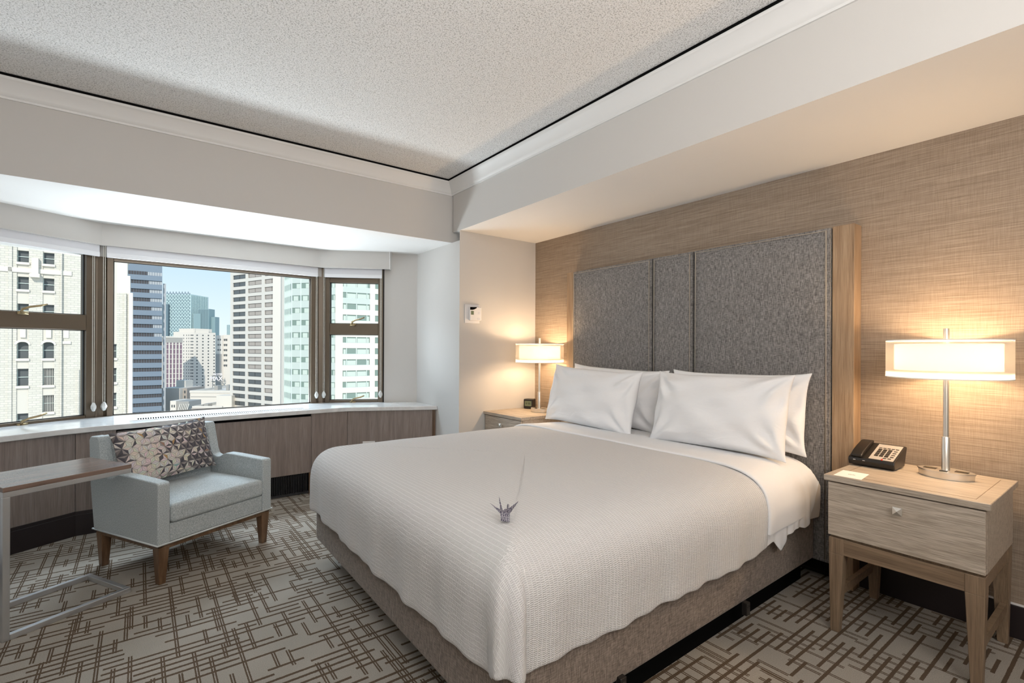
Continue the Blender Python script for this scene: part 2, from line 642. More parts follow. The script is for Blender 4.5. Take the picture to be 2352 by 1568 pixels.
# ================================================================== the room shell
XB, WX, YT, YB, YJ = 2.384, 3.304, 3.976, 4.122, 4.83
SB, Z1, ZT = 2.457, 2.364, 2.925
XL, YR = -1.10, -2.6
WL, WA, WB, WC = (-1.10, 4.83), (-0.28, 5.30), (1.535, 5.345), (2.384, 4.857)

struct('floor', MB().prism([(XL, YR), (WX, YR), (WX, YT), (XB, YT), (XB, 4.86), (1.54, 5.4), (-0.3, 5.36), (XL, 4.86)], -0.05, 0.0), M['carpet'])
struct('wall_right', MB().box(WX, WX + 0.12, YR, YT + 0.1, 0, ZT), M['wallpaper'])
struct('wall_end', MB().box(XB + 0.1205, WX, YT, YT + 0.12, 0, SB - 0.0005).box(XB, XB + 0.1205, YT, YT + 0.001, 0, SB - 0.0005), M['paint'])
struct('wall_pilaster', MB().box(XB, XB + 0.12, YT + 0.001, 5.1, 0, Z1), M['paint'])
struct('wall_left', MB().box(XL - 0.12, XL, YR, 5.0, 0, ZT), M['paint'])
struct('wall_rear', MB().box(XL - 0.12, WX + 0.12, YR - 0.12, YR, 0, ZT), M['paint'])
struct('ceiling', MB().box(XL - 0.1, XB + 0.05, YR, YB + 0.05, ZT + 0.004, ZT + 0.12), M['popcorn'])

# beam over the bed alcove: paint face, lightened soffit underneath
mb = MB().box(XB, WX + 0.1, YR, YT + 0.12, SB, ZT + 0.1)
ob = struct('ceiling_beam', mb, [M['paint'], M['soffit_lit']])
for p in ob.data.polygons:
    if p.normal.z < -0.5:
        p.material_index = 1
# beam and lowered ceiling over the bay
mb = MB().prism([(XL - 0.1, YB), (XB + 0.12, YB), (XB + 0.12, 5.2), (1.6, 5.75), (-0.35, 5.75), (XL - 0.1, 5.3)], Z1, ZT + 0.1)
ob = struct('ceiling_bay', mb, [M['paint'], M['soffit_lit']])
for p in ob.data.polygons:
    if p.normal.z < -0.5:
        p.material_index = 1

# crown moulding: sloping profile along the two beams and the other walls, with the dark gap left at the ceiling
prof = [(0.0, 2.808), (0.010, 2.808), (0.012, 2.820), (0.022, 2.828), (0.026, 2.842), (0.070, 2.895), (0.082, 2.902), (0.088, 2.918), (0.0, 2.918)]


def crown(name, a, b, inward, m0, m1):
    """profile swept from a to b; inward = unit vector into the room; m0, m1 = mitre signs"""
    a, b, n = Vector((*a, 0)), Vector((*b, 0)), Vector((*inward, 0))
    d = (b - a).normalized()
    m = MB()
    va = [m.b.verts.new(a + n * o_ + d * (o_ * m0) + Vector((0, 0, z))) for o_, z in prof]
    vb = [m.b.verts.new(b + n * o_ - d * (o_ * m1) + Vector((0, 0, z))) for o_, z in prof]
    k = len(prof)
    for i in range(k):
        m.b.faces.new((va[i], va[(i + 1) % k], vb[(i + 1) % k], vb[i]))
    m.b.faces.new(va)
    m.b.faces.new(vb[::-1])
    return struct(name, m, M['paint_white'], auto=True)


crown('trim_1', (XL, YB), (XB, YB), (0, -1), 1, 1)
crown('trim_2', (XB, YR), (XB, YB), (-1, 0), 1, 1)
crown('trim_3', (XL, YR), (XL, YB), (1, 0), 1, 1)
# black strip for the shadow in the gap between crown and textured ceiling
struct('trim_4', MB().box(XL, XB - 0.09, YB - 0.094, YB - 0.088, 2.915, ZT + 0.003).box(XB - 0.094, XB - 0.088, YR, YB - 0.088, 2.915, ZT + 0.003), M['black'])

# baseboard on the bed wall with its pale caulk line
struct('baseboard_right', MB().box(WX - 0.016, WX, YR, YT, 0, 0.155), M['ebony'], bevel=0.004)
struct('trim_5', MB().box(WX - 0.010, WX, YR, YT, 0.155, 0.162), M['plastic_white'])
struct('baseboard_left', MB().box(XL, XL + 0.016, YR, 4.2, 0, 0.155), M['ebony'], bevel=0.004)

# walls of the bay around the windows
bay = [WL, WA, WB, WC]
struct('wall_bay_lower', MB().path([WL, WA, WB, (2.6, 4.733)], -0.0, 0.14, -0.3, 0.737), M['paint'])
struct('window_sill', MB().path([WL, WA, WB, (2.6, 4.733)], 0.002, 0.14, 0.7375, 0.776), M['bronze'])
struct('wall_bay_upper', MB().path([WL, WA, WB, (2.6, 4.733)], -0.0, 0.14, 2.10, Z1 + 0.1), M['paint'])


def along(P, Q):
    P, Q = Vector((*P, 0)), Vector((*Q, 0))
    e_ = (Q - P).normalized()
    return P, e_, math.atan2(e_.y, e_.x)


P, e_, a_ = along(WB, WC)
# right jamb wall between the last window and the pilaster
q0 = P + e_ * 0.632
struct('wall_jamb', MB().prism([(q0.x, q0.y), (XB + 0.05, WC[1] - 0.027), (XB + 0.13, WC[1] + 0.10), (q0.x + 0.10, q0.y + 0.15)], 0.7, Z1 + 0.02), M['paint'])

# ------------------------------------------------------------------ windows


def window(n, P, Q, t0, t1, jl, jr, rail, topz=2.06, zb=0.80):
    """frame in its own root: local x along the wall, y outwards"""
    P3, e3, ang = along(P, Q)
    root = bpy.data.objects.new('window_%d' % n, None)
    C.objects.link(root)
    root.location = (P3.x, P3.y, 0)
    root.rotation_euler = (0, 0, ang)
    root['kind'] = 'structure'
    f = MB()
    f.box(t0, t0 + jl, -0.015, 0.07, 0.778, 2.2)
    f.box(t1 - jr, t1, -0.015, 0.07, 0.778, 2.2)
    f.box(t0 + jl, t1 - jr, -0.010, 0.07, topz, 2.2)
    f.box(t0 + jl, t1 - jr, -0.010, 0.07, 0.776, zb)
    obj('frame', f, M['bronze'], root, bevel=0.003, seg=1)
    if rail:
        obj('rail', MB().box(t0 + jl, t1 - jr, -0.018, 0.06, rail[0], rail[1]), M['bronze'], root, bevel=0.004, seg=1)
        spans = [(zb, rail[0]), (rail[1], topz)]
    else:
        spans = [(zb, topz)]
    for z0, z1 in spans:
        obj('pane', MB().box(t0 + jl - 0.004, t1 - jr + 0.004, 0.028, 0.034, z0 - 0.004, z1 + 0.004), M['glass'], root)
        # thin light gasket around each pane
        g = MB()
        a0, a1 = t0 + jl, t1 - jr
        g.box(a0, a0 + 0.006, 0.016, 0.027, z0, z1).box(a1 - 0.006, a1, 0.016, 0.027, z0, z1)
        g.box(a0, a1, 0.016, 0.027, z0, z0 + 0.005).box(a0, a1, 0.016, 0.027, z1 - 0.005, z1)
        obj('gasket', g, M['rubber'], root)
    if rail:
        tm = (t0 + jl + t1 - jr) / 2 + (0.0 if n == 1 else -0.01)
        for z in (rail[1], 0.79):
            h = MB()
            h.box(tm - 0.03, tm + 0.03, -0.03, -0.008, z - 0.022, z + 0.002)
            h.tube([(tm - 0.012, -0.022, z - 0.012), (tm - 0.005, -0.035, z + 0.018), (tm + 0.03, -0.05, z + 0.036), (tm + 0.085, -0.06, z + 0.048), (tm + 0.125, -0.065, z + 0.064)],
                   [0.009, 0.010, 0.008, 0.008, 0.006], 8)
            obj('handle', h, M['brass'], root, smooth=True, label='worn brass lever handle')
    return root


window(1, WL, WA, 0.02, 0.930, 0.05, 0.066, (1.487, 1.610), 2.11, 0.80)
window(2, WA, WB, 0.062, 1.756, 0.042, 0.060, None, 2.072, 0.782)
window(3, WB, WC, 0.030, 0.622, 0.046, 0.048, (1.494, 1.611), 2.042, 0.804)
# corner posts
for n, (cx, cy, an) in enumerate(((WA[0] + 0.012, WA[1] + 0.035, 0.27), (WB[0] - 0.008, WB[1] + 0.035, -0.25))):
    ca, sa = math.cos(an), math.sin(an)
    q = [(cx + ca * x - sa * y, cy + sa * x + ca * y) for x, y in ((-0.085, -0.02), (-0.02, -0.035), (0.02, -0.035), (0.085, -0.02), (0.085, 0.04), (-0.085, 0.04))]
    struct('trim_%d' % (6 + n), MB().prism(q, 0.77, 2.30), M['bronze'], bevel=0.004, seg=1)
P, e_, a_ = along(WB, WC)
q0 = P + e_ * 0.620
q1 = P + e_ * 0.634
struct('trim_8', MB().prism([(q0.x, q0.y), (q1.x, q1.y), (q1.x + 0.05, q1.y + 0.08), (q0.x + 0.05, q0.y + 0.08)], 0.77, 2.2), M['rubber'])

# ------------------------------------------------------------------ pelmet over the blinds
pel = [(-1.10, 4.745), (-0.25, 5.236), (1.485, 5.262), (2.091, 4.918)]
m = MB().path(pel, 0.0, 0.018, 2.190, 2.364)
m.path(pel, -0.004, 0.024, 2.184, 2.192)
obp = struct('trim_9', m, M['paint'])
m = MB().prism([(2.091, 4.918), (2.097, 4.912), (2.150, 4.990), (2.139, 4.997)], 2.184, 2.364)
struct('trim_10', m, M['paint_white'])

# ------------------------------------------------------------------ roller blinds


def blind(P, Q, t0, t1, label, chains):
    P3, e3, ang = along(P, Q)
    root = thing('roller_blind', label, 'blind', (P3.x, P3.y, 2.09), ang, 'roller blinds over the bay windows')
    obj('blind_fabric', MB().box(t0, t1, -0.052, -0.049, 0.035, 0.27), M['blind'], root)
    obj('bottom_bar', MB().box(t0, t1, -0.058, -0.044, 0.0, 0.038), M['blind_bar'], root, bevel=0.004)
    obj('roller_tube', MB().tube([(t0, -0.035, 0.235), (t1, -0.035, 0.235)], 0.019, 12), M['blind_bar'], root, smooth=True)
    for tx in chains:
        c = MB()
        for dx in (-0.006, 0.006):
            c.tube([(tx + dx, -0.040, 0.23), (tx + dx, -0.040, -1.24)], 0.0016, 5)
            for k in range(120):
                c.ball((tx + dx, -0.040, 0.20 - k * 0.012), 0.0034, 1.0, 4)
        ch = obj('bead_chain', c, M['chain'], root, kind='stuff')
        w_ = MB()
        w_.lathe([(0.0001, 0.036), (0.010, 0.030), (0.021, 0.004), (0.021, -0.010), (0.010, -0.036), (0.0001, -0.040)], 6, tx, -0.046)
        wo = obj('cord_weight', w_, M['acrylic'], root, label='faceted clear acrylic cord weight')
        wo.location = (0, 0, -1.222)
    return root


blind(WL, WA, 0.03, 0.936, 'white roller blind drawn up over the leftmost window of the bay', [0.900])
blind(WA, WB, 0.060, 1.752, 'white roller blind drawn up over the wide middle window of the bay', [0.046, 1.744])
blind(WB, WC, 0.032, 0.616, 'white roller blind drawn up over the narrow window nearest the bed', [0.026, 0.604])

# ------------------------------------------------------------------ window seat cabinet and stone counter
face_left = [(-1.10, 4.262), (-0.365, 4.704), (-0.135, 4.704)]
face_mid = [(-0.135, 4.807), (1.283, 4.807)]
face_right = [(1.283, 4.805), (1.62, 4.800), (2.376, 4.430)]
cab = thing('window_cabinet', 'grey walnut laminate cabinet running under the bay windows', 'cabinet', (0.65, 4.9, 0))
L0 = Vector((0.65, 4.9))


def loc2(pts):
    return [(x - L0.x, y - L0.y) for x, y in pts]


for a, b in (((-1.10, 4.262), (-0.366, 4.7035)), ((-0.363, 4.704), (-0.137, 4.704))):
    obj('panel', MB().path(loc2([a, b]), 0.0, 0.02, 0.17, 0.738), M['walnut'], cab)
    obj('kickboard', MB().path(loc2([a, b]), -0.014, 0.004, 0.0, 0.150), M['ebony'], cab, bevel=0.003, label='black-brown kickboard')
    obj('kickboard_cap', MB().path(loc2([a, b]), -0.010, 0.004, 0.150, 0.172), M['ebony'], cab)
obj('panel', MB().box(-0.785, 0.632, -0.093, -0.075, 0.192, 0.714), M['walnut'], cab)
obj('shadow_gap', MB().box(-0.785, 0.632, -0.080, -0.070, 0.714, 0.738), M['black'], cab, label='black strip for the shade under the counter')  # black box set in the gap in place of shade
obj('panel', MB().path(loc2([(1.285, 4.806), (1.618, 4.801)]), 0.0, 0.02, 0.0, 0.738), M['walnut'], cab)
obj('panel', MB().path(loc2([(1.621, 4.800), (2.366, 4.434)]), 0.0, 0.02, 0.0, 0.738), M['walnut'], cab)
obj('end_strip', MB().path(loc2([(2.350, 4.440), (2.378, 4.426)]), -0.004, 0.02, 0.0, 0.738), M['walnut_leg'], cab)
g = MB()
n = 96
for i in range(n):
    x = -0.78 + i * (1.385 / n)
    g.box(x, x + 0.0052, -0.094, -0.082, 0.022, 0.186)
g.box(-0.785, 0.612, -0.095, -0.080, 0.004, 0.022)
obj('vent_slats', g, M['charcoal'], cab, kind='stuff', label='dark vertical vent slats')
obj('vent_back', MB().box(-0.785, 0.614, -0.074, -0.070, 0.0, 0.192), M['black'], cab)
obj('vent_stile', MB().box(0.614, 0.632, -0.094, -0.076, 0.0, 0.192), M['walnut_leg'], cab)

front = [(-1.10, 4.225), (-0.71, 4.480), (-0.456, 4.608), (-0.25, 4.668), (0.02, 4.705), (0.4, 4.762), (0.8, 4.782), (1.219, 4.786), (1.50, 4.786), (1.62, 4.772), (2.382, 4.392)]
back = [(2.382, 4.858), (1.535, 5.345), (-0.28, 5.30), (-1.10, 4.83)]
cx, cy = 0.65, 4.9
ctr = obj('stone_counter', MB().prism([(x - cx, y - cy) for x, y in front + back], -0.040, 0.0), M['stone'], bevel=0.006)
ctr.location = (cx, cy, 0.778)
tag(ctr, 'polished white stone counter top along the bay windows', 'counter')

gr = thing('air_grille', 'long white slotted air grille set on the stone counter', 'grille', (0.61, 4.93, 0.779))
f = MB().box(-0.67, 0.67, -0.085, -0.055, 0, 0.0025).box(-0.67, 0.67, 0.055, 0.115, 0, 0.0025).box(-0.67, -0.628, -0.055, 0.055, 0, 0.0025).box(0.628, 0.67, -0.055, 0.055, 0, 0.0025)
obj('grille_frame', f, M['plastic_white'], gr)
s = MB()
for i in range(77):
    x = -0.628 + i * 0.0163
    s.box(x, x + 0.0072, -0.055, 0.055, 0.0011, 0.0024)
obj('grille_slats', s, M['plastic_white'], gr, kind='stuff')
obj('grille_dark', MB().box(-0.628, 0.628, -0.055, 0.055, 0.0002, 0.0010), M['black'], gr)  # black plate on the counter, in place of shaded slots

# outlet on the right-hand cabinet panel
fa = math.atan2(4.434 - 4.800, 2.366 - 1.621)
ot = thing('wall_outlet', 'white outlet plate on the walnut panel just above the coverlet edge', 'outlet', (1.80, 4.711, 0.40), fa)
obj('plate', MB().box(-0.058, 0.058, -0.007, -0.001, -0.035, 0.040), M['plastic_white'], ot, bevel=0.002)
for x in (-0.025, 0.025):
    obj('socket', MB().box(x - 0.016, x + 0.016, -0.009, -0.006, -0.014, 0.018), M['blind_bar'], ot)

# ================================================================== headboard
hb = thing('headboard', 'tall grey linen panelled headboard between two oak posts', 'headboard', (3.25, 2.228, 0))


def pad(y0, y1, z0, z1, xf, xb):
    """padded panel: bevelled front, faint pillow"""
    m = MB()
    ny, nz_ = 14, 20
    grid = []
    for j in range(nz_ + 1):
        row = []
        for i in range(ny + 1):
            a, c = i / ny, j / nz_
            k = min(1.0, (min(a, 1 - a) * (y1 - y0)) / 0.05) * min(1.0, (min(c, 1 - c) * (z1 - z0)) / 0.05)
            row.append(m.b.verts.new((xf + 0.014 * (1 - k) ** 2, y0 + (y1 - y0) * a, z0 + (z1 - z0) * c)))
        grid.append(row)
    for j in range(nz_):
        for i in range(ny):
            m.b.faces.new((grid[j][i], grid[j][i + 1], grid[j + 1][i + 1], grid[j + 1][i]))
    m.box(xf + 0.012, xb, y0, y1, z0, z1)
    return m


for y0, y1 in ((1.170, 2.044), (2.058, 2.400), (2.414, 3.284)):
    a, c = y0 - 2.228, y1 - 2.228
    pn = obj('panel', pad(a, c, 0.12, 2.058, -0.078, -0.03), M['grey_linen'], hb, auto=True)
    pp = MB()
    xx, r_ = -0.079, 0.0042
    for off, ro in ((0.016, 0.0042),):
        pp.tube([(xx, a + off, 0.14), (xx, a + off, 2.058 - off), (xx, c - off, 2.058 - off), (xx, c - off, 0.14)], ro, 6)
    obj('piping', pp, M['piping'], pn, smooth=True, label='light welt piping')
for y0, y1 in ((1.052, 1.163), (3.291, 3.384)):
    obj('post', MB().box(-0.054, 0.050, y0 - 2.228, y1 - 2.228, 0.0, 2.064), M['oak_frame'], hb, bevel=0.002, seg=1, label='honey oak post')
obj('backing', MB().box(-0.03, 0.045, -1.064, 1.062, 0.05, 2.050), M['black'], hb)

# ================================================================== bed base
bed = thing('bed', 'king bed base in taupe linen on a dark recessed plinth', 'bed', (2.0, 2.22, 0))


def rel(pts, ox=2.0, oy=2.22):
    return [(x - ox, y - oy) for x, y in pts]


foot = rel([(0.885, 1.190), (3.145, 1.232), (3.145, 3.255), (0.900, 3.262)])
m = MB().prism(foot, 0.135, 0.405)
obj('base', m, M['base_linen'], bed, bevel=0.022, seg=4)
obj('plinth', MB().prism(rel([(1.02, 1.262), (3.13, 1.300), (3.13, 3.2), (1.02, 3.2)]), 0.0, 0.137), M['black'], bed)
for x in (1.405, 2.292):
    bk = MB().box(x - 2.0 - 0.016, x - 2.0 + 0.016, -1.04, -1.015, 0.10, 0.160)
    bk.box(x - 2.0 - 0.010, x - 2.0 + 0.010, -1.043, -1.038, 0.138, 0.146)
    obj('bracket', bk, M['plastic_black'], bed, bevel=0.002, seg=1, label='small black steel bracket')

# ------------------------------------------------------------------ bedding drapes
X0, XH, Y0, Y1 = 0.885, 3.13, 1.195, 3.258      # outline of the mattress


def perimeter(xh, rc=0.12, step=0.03, close_foot=True):
    """open path: left side at xh -> foot -> right side at xh; gives (x, y, nx, ny, s, corner)"""
    out = []

    def seg(a, b, n_, cn=0.0):
        L = math.hypot(b[0] - a[0], b[1] - a[1])
        k = max(1, int(L / step))
        for i in range(k):
            f_ = i / k
            out.append((a[0] + (b[0] - a[0]) * f_, a[1] + (b[1] - a[1]) * f_, n_[0], n_[1], cn))

    seg((xh, Y1), (X0 + rc, Y1), (0, 1))
    for i in range(10):
        a = PI / 2 + (PI / 2) * i / 10
        out.append((X0 + rc + rc * math.cos(a), Y1 - rc + rc * math.sin(a), math.cos(a), math.sin(a), math.sin(2 * (a - PI / 2))))
    seg((X0, Y1 - rc), (X0, Y0 + rc), (-1, 0))
    for i in range(24):
        a = PI + (PI / 2) * i / 24
        out.append((X0 + rc + rc * math.cos(a), Y0 + rc + rc * math.sin(a), math.cos(a), math.sin(a), math.sin(2 * (a - PI))))
    seg((X0 + rc, Y0), (xh, Y0), (0, -1))
    out.append((xh, Y0, 0, -1, 0.0))
    return out


def fbm(x, y, s=0):
    return (math.sin(x * 1.7 + s) * math.cos(y * 1.3 - s * 0.7) + 0.6 * math.sin(x * 3.1 - y * 2.3 + s * 1.9) + 0.35 * math.sin(x * 6.3 + y * 5.1 + s)) / 1.95


def coverlet():
    path = perimeter(2.46, 0.07)
    prof = [(-0.06, 0.703), (-0.03, 0.684), (-0.008, 0.660),
            (0.008, 0.632), (0.018, 0.598), (0.022, 0.560), (0.022, 0.520), (0.020, 0.480), (0.018, 0.440), (0.016, 0.405)]
    b = bmesh.new()
    uvl = b.loops.layers.uv.new('UVMap')
    uvs = {}
    rows = []
    s = 0.0
    px = py = None
    for (x, y, nx, ny, cn) in path:
        if px is not None:
            s += math.hypot(x - px, y - py)
        px, py = x, y
        side = 1 if ny < -0.5 else (2 if ny > 0.5 else 0)
        hem = 0.352 + 0.006 * fbm(s * 6, 0, 1) + 0.003 * math.sin(s * 41)
        if nx < -0.9:
            hem = 0.315 + 0.025 * abs((y - 2.2) / 1.0) ** 2 + 0.004 * math.sin(s * 23)
        near = (ny < -0.05 and nx < -0.05)
        if cn > 0:
            hem -= 0.006 * cn
            if near:
                hem += 0.018 * cn
        cut = 0.0
        if side == 1 and x > 2.30:          # the hem climbs where the coverlet ends at the turn-down
            hem += 0.035 * ((x - 2.30) / 0.16) ** 2
        spx = min(max(x, X0 + 0.9), 2.46)
        spy = 2.228
        row = []
        arc = 0.0
        inner = (x + nx * -0.06, y + ny * -0.06)
        # rings from the spine outwards
        for k in (0.0, 0.25, 0.5, 0.68, 0.80, 0.88, 0.93, 0.963, 0.985):
            qx = spx + (inner[0] - spx) * k
            qy = spy + (inner[1] - spy) * k
            dd = math.hypot(inner[0] - qx, inner[1] - qy)
            z = 0.744 - 0.041 * math.exp(-dd / 0.085) + 0.003 * fbm(qx * 3, qy * 3, 2)
            v = b.verts.new((qx, qy, z))
            uvs[v] = (qx, qy)
            row.append(v)
        last = None
        plist = prof + [(0.015, 0.5 * (0.405 + hem)), (0.014, hem)]
        for i, (o_, z) in enumerate(plist):
            if last:
                arc += math.hypot(o_ - last[0], z - last[1])
            last = (o_, z)
            drop = max(0.0, (0.70 - z) / 0.35)
            amp = drop * (0.006 * math.sin(s * 17 + 1.3) + 0.004 * math.sin(s * 39))
            if cn > 0:
                amp += drop * cn * 0.030
            if near and drop > 0:
                # two soft pleats and one sharp fold at the near foot corner
                ang = math.atan2(-ny, -nx)           # 0 at foot side .. pi/2 at right side
                amp += drop * 0.030 * math.exp(-((ang - 1.15) / 0.16) ** 2)
                amp -= drop * 0.022 * math.exp(-((ang - 1.42) / 0.07) ** 2)
                amp += drop * 0.014 * math.exp(-((ang - 0.55) / 0.12) ** 2) - drop * 0.006 * math.exp(-((ang - 0.80) / 0.12) ** 2)
            oo = o_ + amp
            qx, qy = x + nx * oo, y + ny * oo
            zz = z + 0.003 * fbm(qx * 3, qy * 3, 2) * (1 - drop)
            v = b.verts.new((qx, qy, zz))
            uvs[v] = (inner[0] + nx * arc, inner[1] + ny * arc)
            row.append(v)
        rows.append(row)
    for a, c in zip(rows, rows[1:]):
        for i in range(len(a) - 1):
            vs = [a[i], a[i + 1], c[i + 1], c[i]]
            if (vs[0].co - vs[3].co).length < 1e-5:
                vs = vs[:3]
            if len(vs) == 3 and (vs[0].co - vs[1].co).length < 1e-6:
                continue
            f_ = b.faces.new(vs)
            for lp in f_.loops:
                lp[uvl].uv = uvs[lp.vert]
    bmesh.ops.remove_doubles(b, verts=b.verts, dist=0.0038)
    bmesh.ops.recalc_face_normals(b, faces=b.faces)
    ob = obj('coverlet', b, M['coverlet'], smooth=True)
    so = ob.modifiers.new('thick', 'SOLIDIFY')
    so.thickness = 0.007
    so.offset = 1.0
    su = ob.modifiers.new('sub', 'SUBSURF')
    su.levels = su.render_levels = 1
    return ob


cv = coverlet()
tag(cv, 'white ribbed coverlet spread over the king bed', 'bedspread')

# mattress with its fitted sheet
m = MB()
xs = [X0 + 0.012, X0 + 0.03, X0 + 0.06] + [X0 + 0.1 + i * 0.1 for i in range(21)] + [XH - 0.04, XH - 0.012, XH]
prs = [(-0.006, 0.400), (0.002, 0.44), (0.006, 0.50), (0.004, 0.57), (-0.010, 0.622), (-0.034, 0.660), (-0.07, 0.684), (-0.12, 0.697), (-0.3, 0.704)]
rows = []
for x in xs:
    e0 = min(1.0, (XH - x + 0.0) / 0.05 + 0.55) if x > XH - 0.03 else 1.0
    row = []
    for sg in (0, 1):
        pts = prs if sg == 0 else prs[::-1]
        for o_, z in pts:
            dz_ = 1 - math.sqrt(max(0.0, 1 - (max(0.0, X0 + 0.16 - x) / 0.16) ** 2))
            o_ -= 0.05 * dz_
            z = min(z, 0.704 - 0.12 * dz_)
            y = (Y0 - o_) if sg == 0 else (Y1 + o_)
            wr = 0.0
            if x > 2.7 and z < 0.66:
                wr = 0.008 * math.sin(x * 38 + z * 9) * (0.66 - z) / 0.2
            y += -wr if sg == 0 else wr
            row.append(m.b.verts.new((x, y, z - (0.03 if e0 < 1 and z > 0.6 else 0))))
    rows.append(row)
for a, c in zip(rows, rows[1:]):
    for i in range(len(a) - 1):
        m.b.faces.new((a[i], a[i + 1], c[i + 1], c[i]))
m.b.faces.new(rows[0])
m.b.faces.new(rows[-1][::-1])
mt = obj('mattress', m, M['fitted'], auto=True)
tag(mt, 'thick mattress in a white fitted sheet, bare end beside the near nightstand', 'mattress')


# flat sheet with its turned-down band
def sheet():
    b = bmesh.new()
    rows = []
    n = 46
    xa, xb = 2.36, 3.04
    for i in range(n + 1):
        x = xa + (xb - xa) * i / n
        row = []
        pr = [(-0.30, 0.7395), (-0.2, 0.7365), (-0.13, 0.7285), (-0.08, 0.715), (-0.04, 0.694), (-0.010, 0.664), (0.008, 0.63), (0.018, 0.59), (0.022, 0.54), (0.021, 0.49), (0.019, 0.44), (0.018, 0.40)]
        hem = 0.395 + 0.010 * math.sin(x * 30) + (0.22 * ((x - 2.88) / 0.16) ** 2 if x > 2.88 else 0)
        if x < 2.665:
            hem -= 0.075 * math.exp(-((x - 2.600) / 0.045) ** 2)
        pr = pr + [(0.018, hem)]
        pr = [(o_, max(z, hem)) for o_, z in pr]
        for sg in (0, 1):
            pts = pr[::-1] if sg == 0 else pr
            for k, (o_, z) in enumerate(pts):
                drop = max(0.0, (0.70 - z) / 0.3)
                xx = x + (0.03 * drop * (x - xa) / (xb - xa) if x > 2.6 else 0)
                gx = drop * (0.0045 * math.sin(x * 95 + 3 * z) + 0.004 * math.sin(x * 47 - 5 * z)) * min(1, max(0, (x - 2.5) / 0.1))
                y = (Y0 - o_ - gx) if sg == 0 else (Y1 + o_ + gx)
                row.append(b.verts.new((xx, y, z)))
        rows.append(row)
    for a, c in zip(rows, rows[1:]):
        for i in range(len(a) - 1):
            b.faces.new((a[i], a[i + 1], c[i + 1], c[i]))
    ob = obj('flat_sheet', b, M['cotton'], smooth=True)
    so = ob.modifiers.new('thick', 'SOLIDIFY')
    so.thickness = 0.002
    so.offset = 1
    su = ob.modifiers.new('sub', 'SUBSURF')
    su.levels = su.render_levels = 1
    return ob


sh = sheet()
tag(sh, 'white flat sheet turned down between coverlet and pillows, creased over the bed side', 'bed sheet')
# the folded-back band lying over the coverlet edge and on down the sides
b = bmesh.new()
bp = [(-0.30, 0.7415), (-0.2, 0.7385), (-0.13, 0.7305), (-0.08, 0.717), (-0.04, 0.696), (-0.010, 0.666), (0.008, 0.632), (0.018, 0.592), (0.023, 0.54), (0.022, 0.49), (0.020, 0.45)]
yl = [(Y1 + o_, z) for o_, z in bp[::-1]] + [(y, 0.7420) for y in [Y1 - 0.45 - 0.1 * k for k in range(12)]] + [(Y0 - o_, z) for o_, z in bp]
rows = []
for k, (y, z) in enumerate(yl):
    p0, p1 = yl[max(0, k - 1)], yl[min(len(yl) - 1, k + 1)]
    ty, tz = p1[0] - p0[0], p1[1] - p0[1]
    L_n = math.hypot(ty, tz)
    ny_, nz_ = tz / L_n, -ty / L_n
    if z > 0.74 and nz_ < 0:
        ny_, nz_ = -ny_, -nz_
    wv = 0.004 * math.sin(y * 9) + 0.003 * math.sin(y * 23)
    dr = max(0.0, (0.70 - z) / 0.3)
    rows.append([b.verts.new((x + wv + 0.05 * dr * (x > 2.6), y + ny_ * h_, z + nz_ * h_)) for x, h_ in ((2.452, 0.004), (2.447, 0.012), (2.453, 0.0185), (2.48, 0.0185), (2.56, 0.012), (2.66, 0.008), (2.78, 0.004), (2.84, 0.001))])
for a, c in zip(rows, rows[1:]):
    for i in range(len(a) - 1):
        b.faces.new((a[i], a[i + 1], c[i + 1], c[i]))
fb = obj('turn_down_band', b, M['cotton'], sh, smooth=True, sub=1)

# ------------------------------------------------------------------ pillows


def pillow(name, w, h, T, seed, mat, nx=44, ny=26, ear=0.06, crease=1.0, group=None):
    rnd = random.Random(seed)
    ph = [rnd.uniform(0, 6.28) for _ in range(8)]
    b = bmesh.new()

    def pt(u, v, sgn):
        # outline: concave edges with corners drawn out
        kx = 1 - ear * (1 - v ** 4) ** 1.0 * 1.0
        ky = 1 - ear * 1.6 * (1 - u ** 4)
        x = w / 2 * u * kx
        y = h / 2 * v * ky
        prof_ = max(0.0, (1 - abs(u) ** 2.4)) ** 0.52 * max(0.0, (1 - abs(v) ** 2.2)) ** 0.55
        z = T / 2 * prof_
        # creases radiating from corners
        cz = 0
        for (cu, cv_) in ((-1, 1), (1, 1), (-1, -1), (1, -1)):
            dx, dy = (u - cu) * w / 2, (v - cv_) * h / 2
            r_ = math.hypot(dx, dy) + 1e-6
            an = math.atan2(dy, dx)
            cz += 0.017 * math.exp(-((r_ - 0.14) / 0.10) ** 2) * math.sin(an * 10 + ph[0] + cu * 2 + cv_)
        cz += 0.006 * math.sin(u * 7 + v * 5 + ph[1]) * (1 - u * u) + 0.006 * math.sin(u * 4 - v * 9 + ph[2]) + 0.005 * math.exp(-((v + 0.8 - 0.12 * math.sin(u * 6 + ph[3])) / 0.10) ** 2)
        z = z + crease * cz * min(1, prof_ * 2.0)
        return (x, y, sgn * max(z, 0.0))
    top = [[b.verts.new(pt(-1 + 2 * i / nx, -1 + 2 * j / ny, 1)) for i in range(nx + 1)] for j in range(ny + 1)]
    bot = [[top[j][i] if i in (0, nx) or j in (0, ny) else b.verts.new(pt(-1 + 2 * i / nx, -1 + 2 * j / ny, -1)) for i in range(nx + 1)] for j in range(ny + 1)]
    for j in range(ny):
        for i in range(nx):
            b.faces.new((top[j][i], top[j][i + 1], top[j + 1][i + 1], top[j + 1][i]))
            b.faces.new((bot[j][i], bot[j + 1][i], bot[j + 1][i + 1], bot[j][i + 1]))
    ob = obj(name, b, mat, smooth=True, sub=1)
    return ob


